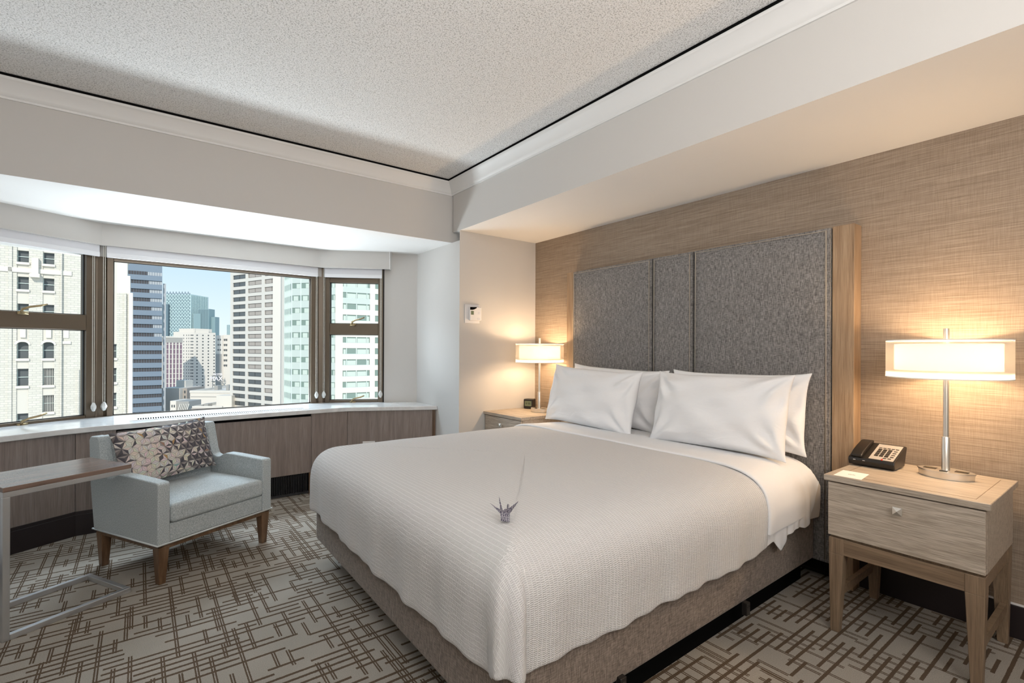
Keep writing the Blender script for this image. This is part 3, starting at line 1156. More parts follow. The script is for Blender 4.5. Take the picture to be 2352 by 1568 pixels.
def stand(ob, xb, zb, xt, zt, yc, tilt=0.0):
    """bottom edge at (xb, zb), top edge at (xt, zt), facing -X, centred on yc"""
    up = Vector((xt - xb, 0, zt - zb)).normalized()
    right = Vector((0, -1, 0))
    nrm = right.cross(up)
    mt_ = Matrix((right, up, nrm)).transposed().to_4x4()
    ob.matrix_world = Matrix.Translation(((xb + xt) / 2, yc, (zb + zt) / 2)) @ mt_ @ Matrix.Rotation(tilt, 4, 'Z')


GP = 'white king pillows at the headboard'
p1 = pillow('pillow', 0.95, 0.50, 0.14, 3, M['cotton'])
stand(p1, 3.02, 0.735, 3.10, 1.215, 1.690, 0.01)
tag(p1, 'white king pillow behind the one nearest the phone, against the headboard', 'pillow', GP)
p2 = pillow('pillow', 1.02, 0.50, 0.14, 11, M['cotton'])
stand(p2, 3.02, 0.735, 3.10, 1.212, 2.690, -0.03)
tag(p2, 'white king pillow at the back on the window side, against the headboard', 'pillow', GP)
p3 = pillow('pillow', 0.93, 0.51, 0.21, 21, M['cotton'], crease=1.2)
stand(p3, 2.815, 0.735, 2.935, 1.200, 1.700, 0.012)
tag(p3, 'plump white king pillow in front, on the side of the desk phone', 'pillow', GP)
p4 = pillow('pillow', 0.97, 0.51, 0.20, 33, M['cotton'], crease=1.3)
stand(p4, 2.815, 0.735, 2.925, 1.195, 2.770, -0.035)
tag(p4, 'plump white king pillow in front, on the window side, corner standing up', 'pillow', GP)

# ------------------------------------------------------------------ paper crane
t = NT('patterned_origami_paper')
v1 = t.n('ShaderNodeTexVoronoi', feature='DISTANCE_TO_EDGE')
v1.inputs['Scale'].default_value = 150
t.link(t.mapped(), v1.inputs['Vector'])
wv = t.n('ShaderNodeTexWave')
wv.inputs['Scale'].default_value = 95
wv.inputs['Distortion'].default_value = 3
t.link(t.mapped(), wv.inputs['Vector'])
sm = t.math('MULTIPLY', t.math('GREATER_THAN', wv.outputs['Fac'], 0.62), t.math('GREATER_THAN', v1.outputs['Distance'], 0.06))
cc = t.mix(sm, (0.022, 0.016, 0.055), (0.58, 0.56, 0.60))
M['origami'] = t.base(cc, 0.5)
cr_ = thing('paper_crane', 'folded origami crane in dark navy patterned paper on the coverlet', 'paper crane', (1.028, 1.398, 0.7465), math.radians(-37))


def tri(pts, th=0.0012):
    a, b_, c_ = [Vector(p) for p in pts[:3]]
    nn = (b_ - a).cross(c_ - a).normalized() * th
    return [Vector(p) for p in pts], nn


def flap(mb_, pts):
    q, nn = tri(pts)
    mb_.extr([tuple(p - nn * 0.5) for p in q], nn)


bd = MB()
for sgn in (-1, 1):
    flap(bd, [(-0.017, sgn * 0.003, 0.031), (0.017, sgn * 0.003, 0.030), (0.016, sgn * 0.014, 0.0), (-0.015, sgn * 0.014, 0.004)])
flap(bd, [(-0.017, -0.004, 0.030), (0.0, 0.0, 0.042), (0.008, 0.0, 0.040), (0.017, 0.004, 0.030), (0.003, 0.0, 0.006)])
obj('body', bd, M['origami'], cr_)
for pts in ([(-0.016, -0.006, 0.026), (-0.004, 0.004, 0.031), (-0.034, 0.003, 0.047), (-0.053, 0.006, 0.060)],
            [(0.006, -0.006, 0.022), (0.018, 0.004, 0.026), (0.031, 0.003, 0.046), (0.046, -0.006, 0.070), (0.012, -0.004, 0.044)]):
    wg = MB()
    flap(wg, pts)
    obj('wing', wg, M['origami'], cr_)
tl_ = MB()
tl_.b.free()
tl_.b = bmesh.new()
tl_.frustum([(-0.016, -0.004), (-0.006, -0.004), (-0.006, 0.004), (-0.016, 0.004)], [(-0.0225, -0.0006), (-0.0215, -0.0006), (-0.0215, 0.0006), (-0.0225, 0.0006)], 0.026, 0.085)
obj('tail', tl_, M['origami'], cr_)
nk = MB()
nk.frustum([(0.004, -0.003), (0.013, -0.003), (0.013, 0.003), (0.004, 0.003)], [(0.007, -0.0012), (0.012, -0.0012), (0.012, 0.0012), (0.007, 0.0012)], 0.020, 0.058)
flap(nk, [(0.007, 0.0, 0.058), (0.012, 0.0, 0.059), (0.016, -0.012, 0.050)])
obj('neck', nk, M['origami'], cr_)

# ================================================================== nightstands


def nightstand(loc, label):
    r = thing('nightstand', label, 'nightstand', loc, 0, 'pair of nightstands beside the bed')
    # local: x towards the wall (front at -0.295), y width 0.59
    t_ = MB().box(-0.295, 0.295, -0.295, 0.295, 0.722, 0.750)
    tp_ = obj('top', t_, M['oak_pale'], r, bevel=0.002, seg=1)
    inl = MB().box(-0.245, 0.250, -0.245, -0.243, 0.7500, 0.7506).box(-0.245, 0.250, 0.243, 0.245, 0.7500, 0.7506)
    inl.box(-0.246, -0.244, -0.245, 0.245, 0.7500, 0.7506)
    obj('inlay_groove', inl, M['oak_brown'], tp_)
    obj('carcass', MB().box(-0.262, 0.285, -0.280, 0.280, 0.462, 0.722), M['oak_pale'], r)
    dr = obj('drawer_front', MB().box(-0.285, -0.264, -0.279, 0.279, 0.462, 0.716), M['oak_pale'], r, bevel=0.0015, seg=1)
    k = MB()
    k.b = bmesh.new()
    zc, s_k = 0.648, 0.017
    # square pyramid knob on a round stem
    st = MB()
    k.tube([(-0.285, 0.0, zc), (-0.304, 0.0, zc)], [0.006, 0.009], 12)
    k.extr([(-0.304, -s_k, zc - s_k), (-0.304, s_k, zc - s_k), (-0.304, s_k, zc + s_k), (-0.304, -s_k, zc + s_k)], (-0.006, 0, 0))
    ap = k.b.verts.new((-0.318, 0, zc))
    cs = [k.b.verts.new((-0.3101, y, z)) for y, z in ((-s_k, zc - s_k), (s_k, zc - s_k), (s_k, zc + s_k), (-s_k, zc + s_k))]
    for i in range(4):
        k.b.faces.new((cs[i], cs[(i + 1) % 4], ap))
    obj('knob', k, M['nickel'], dr, label='square faceted nickel knob')
    obj('base_slab', MB().box(-0.268, 0.275, -0.270, 0.270, 0.450, 0.462), M['oak_brown'], r)
    # tapered legs: straight outer edges, inner edges slanting
    for sx_ in (-1, 1):
        for sy in (-1, 1):
            xo, yo = 0.280 * sx_, 0.278 * sy
            top_ = [(xo, yo), (xo - 0.062 * sx_, yo), (xo - 0.062 * sx_, yo - 0.062 * sy), (xo, yo - 0.062 * sy)]
            yb_ = yo - 0.008 * sy
            xb_ = xo
            low = [(xb_, yb_), (xb_ - 0.038 * sx_, yb_), (xb_ - 0.038 * sx_, yb_ - 0.036 * sy), (xb_, yb_ - 0.036 * sy)]
            lg = MB()
            lg.frustum(low, top_, 0.0, 0.375)
            lg.prism(top_, 0.375, 0.450)
            obj('leg', lg, M['oak_brown'], r, bevel=0.002, seg=1)
    for sx_ in (-1, 1):
        obj('apron', MB().box(min(0.276 * sx_, 0.250 * sx_), max(0.276 * sx_, 0.250 * sx_), -0.216, 0.216, 0.375, 0.449), M['oak_brown_h'], r)
    for sy in (-1, 1):
        y0, y1 = sorted((0.270 * sy, 0.246 * sy))
        obj('side_rail', MB().box(-0.218, 0.218, y0, y1, 0.385, 0.449), M['oak_brown_h'], r)
        obj('stretcher', MB().box(-0.225, 0.225, y0 + 0.002, y1 - 0.0, 0.150, 0.190), M['oak_brown_h'], r)
    return r


ns = nightstand((2.951, 0.705, 0), 'pale oak nightstand holding the phone and card, near the camera')
ns2 = dup(ns, (2.951, 3.6805, 0), 'pale oak nightstand across the bed, in the corner with the alarm clock')

# ------------------------------------------------------------------ lamps


def lens(a, b_, n=18):
    """lens outline: two arcs meeting in points on the y axis"""
    R_ = (a * a + b_ * b_) / (2 * b_)
    pts = []
    for sg in (1, -1):
        th = math.asin(a / R_)
        for i in range(n):
            an = -th + 2 * th * i / n
            x = (R_ * math.cos(an) - (R_ - b_)) * sg
            y = R_ * math.sin(an) * sg
            pts.append((x, y))
    return pts


def lamp(loc, label):
    r = thing('table_lamp', label, 'lamp', loc, 0, 'pair of bedside lamps')
    lo = lens(0.108, 0.072)
    m_ = MB().frustum([(x * 0.94, y * 0.94) for x, y in lo], [(x * 0.97, y * 0.97) for x, y in lo], 0.0, 0.028)
    m_.prism(lo, 0.028, 0.034)
    bs = obj('base', m_, M['nickel'], r, auto=True, label='brushed nickel lens-shaped base')
    bs['label'] = 'brushed nickel lens-shaped base'
    for y in (-0.058, 0.058):
        s1 = MB().box(-0.018, 0.018, y - 0.024, y + 0.024, 0.034, 0.0352)
        sk = obj('power_socket', s1, M['plastic_black'], bs)
        sl = MB().box(-0.014, -0.009, y - 0.020, y + 0.020, 0.0353, 0.0362).box(0.007, 0.012, y - 0.020, y + 0.020, 0.0353, 0.0362)
        sk2 = obj('socket_trim', sl, M['brass'], bs)
    obj('rocker_switch', MB().box(-0.050, -0.034, -0.014, 0.014, 0.034, 0.038), M['plastic_black'], bs, bevel=0.001, seg=1)
    obj('sleeve', MB().cap_lathe([(0.0165, 0.034), (0.0165, 0.190), (0.0155, 0.192)], 24), M['nickel'], r, auto=True)
    obj('pole', MB().cap_lathe([(0.0115, 0.190), (0.0115, 0.705)], 20), M['nickel'], r, auto=True)
    obj('finial', MB().cap_lathe([(0.0105, 0.650), (0.0105, 0.702), (0.0095, 0.704)], 20), M['nickel'], r, auto=True)
    outer = MB().lathe([(0.230, 0.472), (0.230, 0.650)], 72)
    sh_ = obj('shade', outer, M['sheer'], r, smooth=True, label='sheer outer drum shade')
    tr_ = MB()
    for z0, z1 in ((0.470, 0.475), (0.647, 0.652)):
        tr_.lathe([(0.2305, z0), (0.2315, z1), (0.2285, z1), (0.2285, z0), (0.2305, z0)], 72)
    obj('shade_rim', tr_, M['shade_trim'], sh_, smooth=True)
    obj('inner_shade', MB().lathe([(0.196, 0.507), (0.196, 0.632)], 72), M['shade_inner'], r, smooth=True, label='lit inner shade')
    sp_ = MB()
    for k in range(3):
        a = k * 2 * PI / 3 + 0.4
        sp_.tube([(0, 0, 0.646), (0.229 * math.cos(a), 0.229 * math.sin(a), 0.646)], 0.0025, 6)
    obj('spider', sp_, M['nickel'], r, smooth=True)
    for sx_ in (-1, 1):
        bl = MB().ball((0, sx_ * 0.075, 0.565), 0.028, 1.0, 10)
        obj('bulb', bl, M['bulb'], r, smooth=True, label='glowing frosted bulb')
        lt = light('bulb_light', 'POINT', (loc[0], loc[1] + sx_ * 0.075, loc[2] + 0.565), LAMP, (1.0, 0.70, 0.42), size=0.034)
    return r


LAMP = 22.0
lamp((3.058, 0.628, 0.7506), 'lit brushed nickel lamp with drum shade beside the desk phone')
lamp((3.058, 3.612, 0.7506), 'lit brushed nickel lamp with drum shade beside the alarm clock')

# ------------------------------------------------------------------ telephone
ph = thing('desk_phone', 'black desk telephone on the nightstand by the near lamp', 'telephone', (2.985, 0.900, 0.7508))
# local: x to the wall (0..0.2), y width, front low, back high
sidep = [(0.0, 0.006), (-0.010, 0.030), (-0.004, 0.044), (0.175, 0.104), (0.188, 0.100), (0.190, 0.090), (0.150, 0.006)]
obj('body', MB().extr([(x, -0.094, z) for x, z in sidep], (0, 0.200, 0)), M['plastic_black'], ph, bevel=0.004)


def top_pt(x, y, dz=0.0):
    z = 0.044 + (x + 0.004) * (0.060 / 0.179)
    nx_, nz_ = -0.3178, 0.9482
    return (x + nx_ * dz, y, z + nz_ * dz)


def slab_on(x0, x1, y0, y1, h, mat, name, parent, **k):
    m_ = MB()
    a = [top_pt(x0, y0, 0.0003), top_pt(x1, y0, 0.0003), top_pt(x1, y1, 0.0003), top_pt(x0, y1, 0.0003)]
    m_.extr(a, (-0.3178 * h, 0, 0.9482 * h))
    return obj(name, m_, mat, parent, **k)


fp = slab_on(0.002, 0.164, -0.086, 0.018, 0.0015, M['faceplate'], 'faceplate', ph)
for i in range(4):
    for j in range(3):
        x = 0.034 + i * 0.0205
        y = 0.004 - j * 0.0215
        slab_on(x, x + 0.0145, y - 0.016, y, 0.004, M['key'], 'key', fp)
for i in range(4):
    x = 0.034 + i * 0.0205
    slab_on(x + 0.003, x + 0.009, -0.078, -0.063, 0.003, M['key'], 'speed_key', fp)
for j in range(5):
    y = 0.006 - j * 0.0178
    slab_on(0.120, 0.126, y - 0.013, y, 0.003, M['key'], 'speed_key', fp)
for j in range(2):
    slab_on(0.018, 0.024, -0.072 + j * 0.02, -0.058 + j * 0.02, 0.003, M['key'], 'speed_key', fp)
slab_on(-0.001, 0.010, -0.042, -0.036, 0.004, M['red'], 'message_light', ph, label='red message light')
# handset on the left with its gap
hs = MB()
hp = [top_pt(x, 0, h)[::2] for x, h in ((-0.004, 0.001), (-0.004, 0.014), (0.03, 0.022), (0.09, 0.024), (0.15, 0.022), (0.178, 0.012), (0.178, 0.001))]
hs.extr([(x, 0.044, z) for x, z in hp], (0, 0.052, 0))
obj('handset', hs, M['plastic_black'], ph, bevel=0.008, seg=3)
for (y0, y1) in ((0.072, 0.082), (0.030, 0.040)):
    obj('front_print', MB().box(-0.0115, -0.0095, y0, y1, 0.032, 0.034), M['paper'], ph)

# card
cd = thing('info_card', 'small white card lying at the front corner of the near nightstand', 'card', (2.742, 0.912, 0.7508))
obj('card', MB().prism([(-0.078, 0.050), (-0.074, -0.064), (0.076, -0.050), (0.074, 0.060)], 0.0, 0.0008), M['paper'], cd)
pr_ = MB()
for i in range(5):
    y = 0.012 - i * 0.006
    pr_.box(-0.006, 0.002 + 0.002 * (i % 2), y - 0.004, y, 0.0008, 0.0010)
obj('print', pr_, M['ink'], cd)

# alarm clock
ck = thing('alarm_clock', 'black box alarm clock with dim display behind the far lamp', 'clock', (3.150, 3.872, 0.7508), math.radians(28))
obj('case', MB().box(-0.045, 0.045, -0.050, 0.050, 0.0, 0.098), M['plastic_black'], ck, bevel=0.010, seg=3)
dsp = obj('display', MB().box(-0.0475, -0.044, -0.036, 0.036, 0.028, 0.078), M['lcd'], ck)
dg = MB()


def seg7(dg_, x0, y, z, ch, w_=0.009, h_=0.018, th=0.0022):
    segs = {'1': 'bc', '2': 'abged', '0': 'abcdef', '3': 'abgcd', '7': 'abc', '5': 'afgcd'}[ch]
    D = {'a': (0, w_, h_ - th, h_), 'd': (0, w_, 0, th), 'g': (0, w_, h_ / 2 - th / 2, h_ / 2 + th / 2), 'b': (w_ - th, w_, h_ / 2, h_), 'c': (w_ - th, w_, 0, h_ / 2), 'f': (0, th, h_ / 2, h_), 'e': (0, th, 0, h_ / 2)}
    for s__ in segs:
        a0, a1, z0, z1 = D[s__]
        dg_.box(x0 - 0.0006, x0, y - a1, y - a0, z + z0, z + z1)


for ch, y in (('1', 0.030), ('2', 0.017), ('0', -0.003), ('0', -0.016)):
    seg7(dg, -0.0476, y, 0.046, ch)
obj('digits', dg, M['black'], dsp)

# thermostat
th = thing('thermostat', 'white wall thermostat with small dark screen on the alcove end wall', 'thermostat', (2.524, YT, 1.682))
obj('back_plate', MB().box(-0.085, 0.080, -0.008, -0.0005, -0.088, 0.088), M['plastic_white'], th, bevel=0.003)
bdy = obj('body', MB().box(-0.046, 0.086, -0.034, -0.008, -0.064, 0.066), M['plastic_white'], th, bevel=0.008, seg=3)
obj('sensor_window', MB().extr([(-0.044, -0.0345, 0.036), (-0.044, -0.0345, 0.062), (0.030, -0.0345, 0.064), (0.028, -0.0345, 0.054), (0.0, -0.0345, 0.040), (-0.020, -0.0345, 0.036)], (0, -0.0015, 0)), M['black'], bdy)
obj('screen', MB().box(-0.034, -0.004, -0.0358, -0.034, -0.010, 0.026), M['lcd'], bdy, label='small dark display')
for z in (-0.042, -0.054, 0.002, 0.014):
    obj('button', MB().box(0.036 if z < 0 else 0.044, 0.066, -0.0356, -0.034, z - 0.004, z + 0.004), M['blind'], bdy)

# ================================================================== armchair
CH = (0.085, 3.41)
ch = thing('armchair', 'blue-grey upholstered armchair with walnut legs below the bay windows', 'armchair', (CH[0], CH[1], 0), math.radians(28.3))
WD = 0.742
CF = M['chair_fabric']
side = [(0.0, 0.232), (0.0, 0.572), (0.012, 0.584), (0.30, 0.594), (0.385, 0.594), (0.425, 0.580), (0.450, 0.566), (0.49, 0.560), (0.535, 0.575), (0.556, 0.615), (0.600, 0.785), (0.612, 0.800), (0.690, 0.798), (0.706, 0.775), (0.690, 0.50), (0.650, 0.232)]
for x0 in (0.0, WD - 0.068):
    arm = obj('arm', MB().extr([(x0, y, z) for y, z in side], (0.068, 0, 0)), CF, ch, bevel=0.012, seg=4)
# seams along the arm top outer edges
obj('back', MB().extr([(0.066, 0.52, 0.30), (0.066, 0.588, 0.775), (0.066, 0.606, 0.796), (0.066, 0.690, 0.796), (0.066, 0.704, 0.775), (0.066, 0.650, 0.232), (0.066, 0.52, 0.232)], (WD - 0.132, 0, 0)), CF, ch, bevel=0.012, seg=4)
obj('seat_base', MB().box(0.066, WD - 0.066, 0.004, 0.54, 0.232, 0.338), CF, ch, bevel=0.010, seg=3)


def cushion_mb(x0, x1, y0, y1, z0, z1, puff=0.02):
    m_ = MB()
    nx_, ny_ = 16, 14

    def P_(i, j, s_):
        u, v_ = i / nx_, j / ny_
        k = (math.sin(PI * u) * math.sin(PI * v_)) ** 0.4
        zc_ = (z0 + z1) / 2
        hh_ = (z1 - z0) / 2
        return (x0 + (x1 - x0) * u, y0 + (y1 - y0) * v_ - 0.0 * k, zc_ + s_ * (hh_ + (puff * k if s_ > 0 else 0)))
    tp_ = [[m_.b.verts.new(P_(i, j, 1)) for i in range(nx_ + 1)] for j in range(ny_ + 1)]
    bt_ = [[m_.b.verts.new(P_(i, j, -1)) for i in range(nx_ + 1)] for j in range(ny_ + 1)]
    for j in range(ny_):
        for i in range(nx_):
            m_.b.faces.new((tp_[j][i], tp_[j][i + 1], tp_[j + 1][i + 1], tp_[j + 1][i]))
            m_.b.faces.new((bt_[j][i], bt_[j + 1][i], bt_[j + 1][i + 1], bt_[j][i + 1]))
    for i in range(nx_):
        m_.b.faces.new((tp_[0][i], bt_[0][i], bt_[0][i + 1], tp_[0][i + 1]))
        m_.b.faces.new((tp_[ny_][i], tp_[ny_][i + 1], bt_[ny_][i + 1], bt_[ny_][i]))
    for j in range(ny_):
        m_.b.faces.new((tp_[j][0], tp_[j + 1][0], bt_[j + 1][0], bt_[j][0]))
        m_.b.faces.new((tp_[j][nx_], bt_[j][nx_], bt_[j + 1][nx_], tp_[j + 1][nx_]))
    return m_


obj('seat_cushion', cushion_mb(0.070, WD - 0.070, -0.012, 0.545, 0.340, 0.448, 0.022), CF, ch, bevel=0.022, seg=4)
pp = MB()
pp.tube([(0.0, 0.66, 0.232), (-0.002, -0.002, 0.232), (WD + 0.002, -0.002, 0.232), (WD, 0.66, 0.232)], 0.0055, 6)
obj('bottom_piping', pp, M['chair_piping'], ch, smooth=True)
rl = MB()
rl.box(0.012, WD - 0.012, 0.010, 0.034, 0.200, 0.229).box(0.012, WD - 0.012, 0.615, 0.640, 0.200, 0.229)
rl.box(0.012, 0.036, 0.010, 0.64, 0.200, 0.229).box(WD - 0.036, WD - 0.012, 0.010, 0.64, 0.200, 0.229)
obj('rail', rl, M['walnut_leg'], ch)
for sx_ in (0, 1):
    for sy in (0, 1):
        xo = 0.010 if sx_ == 0 else WD - 0.010
        yo = 0.008 if sy == 0 else 0.642
        dx = 1 if sx_ == 0 else -1
        dy = 1 if sy == 0 else -1
        top_ = [(xo, yo), (xo + 0.060 * dx, yo), (xo + 0.060 * dx, yo + 0.060 * dy), (xo, yo + 0.060 * dy)]
        bx, by = xo + 0.010 * dx, yo + 0.012 * dy
        low = [(bx, by), (bx + 0.036 * dx, by), (bx + 0.036 * dx, by + 0.036 * dy), (bx, by + 0.036 * dy)]
        obj('leg', MB().frustum(low, top_, 0.0, 0.212), M['walnut_leg'], ch, bevel=0.002, seg=1, label='tapered walnut leg')

# patterned cushion: triangles printed on a pillow form


def tri_cushion(w, h, T):
    b = bmesh.new()
    rnd = random.Random(5)
    cl = b.loops.layers.float_color.new('print')

    def surf(x, y, sgn):
        u, v_ = max(-1, min(1, 2 * x / w)), max(-1, min(1, 2 * y / h))
        kx = 1 - 0.05 * (1 - v_ ** 4)
        ky = 1 - 0.07 * (1 - u ** 4)
        pr_2 = max(0.0, 1 - abs(u) ** 2.6) ** 0.5 * max(0.0, 1 - abs(v_) ** 2.4) ** 0.5
        z = sgn * (T / 2 * pr_2)
        return (x * kx, y * ky, z)
    s_ = 0.052
    hh_ = s_ * math.sqrt(3) / 2
    rows_ = int(h / hh_) + 3
    cols = int(w / s_) + 3
    verts = {}

    def clampxy(x, y):
        return max(-w / 2, min(w / 2, x)), max(-h / 2, min(h / 2, y))

    cream, dark = (0.66, 0.61, 0.56), (0.045, 0.042, 0.050)
    greys = [(0.10, 0.095, 0.105), (0.16, 0.14, 0.14), (0.28, 0.25, 0.24), (0.60, 0.56, 0.52), (0.07, 0.065, 0.08)]

    def emit(tri_, col):
        """one little triangle with a fine dark outline"""
        c_ = ((tri_[0][0] + tri_[1][0] + tri_[2][0]) / 3, (tri_[0][1] + tri_[1][1] + tri_[2][1]) / 3)
        k = 0.915
        inn = [(c_[0] + (p[0] - c_[0]) * k, c_[1] + (p[1] - c_[1]) * k) for p in tri_]
        def mk(p):
            return b.verts.new(surf(*clampxy(*p), 1))
        ov = [mk(p) for p in tri_]
        iv = [mk(p) for p in inn]
        try:
            f_ = b.faces.new(iv)
            for lp in f_.loops:
                lp[cl] = (*col, 1)
            for q in range(3):
                f_ = b.faces.new((ov[q], ov[(q + 1) % 3], iv[(q + 1) % 3], iv[q]))
                for lp in f_.loops:
                    lp[cl] = (*[c * 0.16 for c in col], 1) if col[0] > 0.3 else (*[c * 0.8 for c in col], 1)
        except ValueError:
            pass

    star = {}
    for j in range(-1, rows_):
        for i in range(-1, cols):
            x0 = -w / 2 + (i + (0.5 if j % 2 else 0)) * s_ - s_ / 2
            y0 = -h / 2 + j * hh_ - hh_ / 2
            up_ = [(x0, y0), (x0 + s_, y0), (x0 + s_ / 2, y0 + hh_)]
            dn = [(x0 + s_, y0), (x0 + 1.5 * s_, y0 + hh_), (x0 + s_ / 2, y0 + hh_)]
            for tr3 in (up_, dn):
                c_ = ((tr3[0][0] + tr3[1][0] + tr3[2][0]) / 3, (tr3[0][1] + tr3[1][1] + tr3[2][1]) / 3)
                if abs(c_[0]) > w / 2 + 0.01 or abs(c_[1]) > h / 2 + 0.01:
                    continue
                d = (c_[0] + 0.25 * c_[1]) / (w / 2)        # left pale, right dark
                for q in range(3):
                    a, b2 = tr3[q], tr3[(q + 1) % 3]
                    p_dark = max(0.04, min(0.95, 0.42 + 0.62 * d))
                    if c_[0] < -w / 2 + 0.03:
                        p_dark = 0.9
                    rr = rnd.random()
                    if rr < p_dark:
                        col = greys[(q * 2 + rnd.choice((0, 0, 1))) % 5]
                    elif rr > 0.975:
                        col = rnd.choice([(0.45, 0.28, 0.13), (0.25, 0.40, 0.40), (0.33, 0.20, 0.15)])
                    else:
                        col = tuple(c * rnd.uniform(0.86, 1.04) for c in cream)
                    emit([a, b2, c_], col)
    # plain back
    nx_, ny_ = 16, 10
    g_ = [[b.verts.new(surf(-w / 2 + w * i / nx_, -h / 2 + h * j / ny_, -1)) for i in range(nx_ + 1)] for j in range(ny_ + 1)]
    for j in range(ny_):
        for i in range(nx_):
            f_ = b.faces.new((g_[j][i], g_[j + 1][i], g_[j + 1][i + 1], g_[j][i + 1]))
            for lp in f_.loops:
                lp[cl] = (0.1, 0.1, 0.11, 1)
    bmesh.ops.remove_doubles(b, verts=b.verts, dist=0.0003)
    return b


t = NT('triangle_print_cushion')
at = t.n('ShaderNodeVertexColor', layer_name='print')
M['tri_print'] = t.base(at.outputs['Color'], 0.6, 0, 0.3)
t.bump(t.noise(t.mapped(), 500, 2), 0.15, 0.001)
b = tri_cushion(0.60, 0.36, 0.13)
tcu = obj('throw_cushion', b, M['tri_print'], smooth=True)
tag(tcu, 'throw cushion printed with grey and cream triangles, leaning in the armchair', 'cushion')
a = math.radians(28.3)
ex, ey, ez = Vector((math.cos(a), math.sin(a), 0)), Vector((-math.sin(a), math.cos(a), 0)), Vector((0, 0, 1))
upv = (ez * 0.955 + ey * 0.30).normalized()
rt = (ex * 0.998 + ez * 0.05).normalized()
nr = rt.cross(upv).normalized()
upv = nr.cross(rt).normalized()
Oc = Vector((CH[0], CH[1], 0)) + ex * 0.325 + ey * 0.478 + ez * 0.668
mm = Matrix((rt, upv, nr)).transposed().to_4x4()
tcu.matrix_world = Matrix.Translation(Oc) @ mm

# ================================================================== C-shaped side table
ta = math.radians(28.4)
tb = thing('side_table', 'C-shaped side table with dark wood top and brushed steel frame', 'table', (-0.495, 3.190, 0), ta)
LW, LD, s_ = 0.525, 0.408, 0.026
obj('table_top', MB().box(0.0, LW, 0.0, LD, 0.684, 0.706), M['table_wood'], tb, bevel=0.002, seg=1, label='dark wood top')
fr = MB()
fr.box(0, LW, 0, s_, 0.659, 0.684).box(0, LW, LD - s_, LD, 0.659, 0.684).box(LW - s_, LW, s_, LD - s_, 0.659, 0.684).box(0, s_, s_, LD - s_, 0.659, 0.684)
obj('top_frame', fr, M['steel'], tb, bevel=0.0015, seg=1)
for y in (0, LD - s_):
    obj('post', MB().box(0, s_, y, y + s_, 0.0, 0.659), M['steel'], tb, bevel=0.0015, seg=1)
fr = MB()
fr.box(s_, LW, 0, s_, 0.0, s_).box(s_, LW, LD - s_, LD, 0.0, s_).box(LW - s_, LW, s_, LD - s_, 0.0, s_)
obj('base_frame', fr, M['steel'], tb, bevel=0.0015, seg=1)

# ================================================================== the city outside
BASE = -45.0


class Facade:
    """thing whose local x runs along the facade seen from the room, y away from it, z absolute"""

    def __init__(self, name, label, P, Q, host=None, sx=1.0):
        self.sx = sx
        P, Q = Vector(P), Vector(Q)
        d = (Q - P).normalized()
        self.mat = Matrix.Translation((P.x, P.y, 0)) @ Matrix.Rotation(math.atan2(d.y, d.x), 4, 'Z')
        self.xf = None
        if host:
            self.root = host.root
            self.xf = host.mat.inverted() @ self.mat
        else:
            self.root = thing(name, label, 'building', (P.x, P.y, 0), math.atan2(d.y, d.x))

    def part(self, name, mat, *boxes, **k):
        m_ = MB()
        for bx_ in boxes:
            m_.box(bx_[0] * self.sx, bx_[1] * self.sx, *bx_[2:])
        if self.xf:
            m_.b.transform(self.xf)
        return obj(name, m_, mat, k.pop('parent', self.root), **k)


# A: ornate cream brick building
A_ = Facade('brick_building', 'cream brick building with sash windows and stone ornament, filling the leftmost window', (-11.937, 84.182), (-9.622, 84.188))
wins = []
for (c0, c1) in ((0.0, 1.05), (2.30, 3.36)):
    for (z0, z1) in ((11.72, 13.15), (8.40, 9.95), (4.95, 6.65), (-0.05, 1.95), (-3.40, -1.32), (-6.75, -4.68), (-10.2, -8.2)):
        if c0 == 0.0 and z1 < -4:
            continue
        wins.append((c0, c1, z0, z1))
for (z0, z1) in ((-10.2, -8.1), (-6.55, -4.65)):
    wins.append((-0.45 if z0 < -8 else -0.02, 0.70 if z0 < -8 else 1.03, z0 + (1.75 if z0 < -8 else 0), z1 + (1.3 if z0 < -8 else 0))) if z0 < -8 else None
for (z0, z1) in ((-0.05, 1.78), (-3.27, -1.40), (-6.51, -4.69)):
    wins.append((8.6, 9.51, z0, z1))
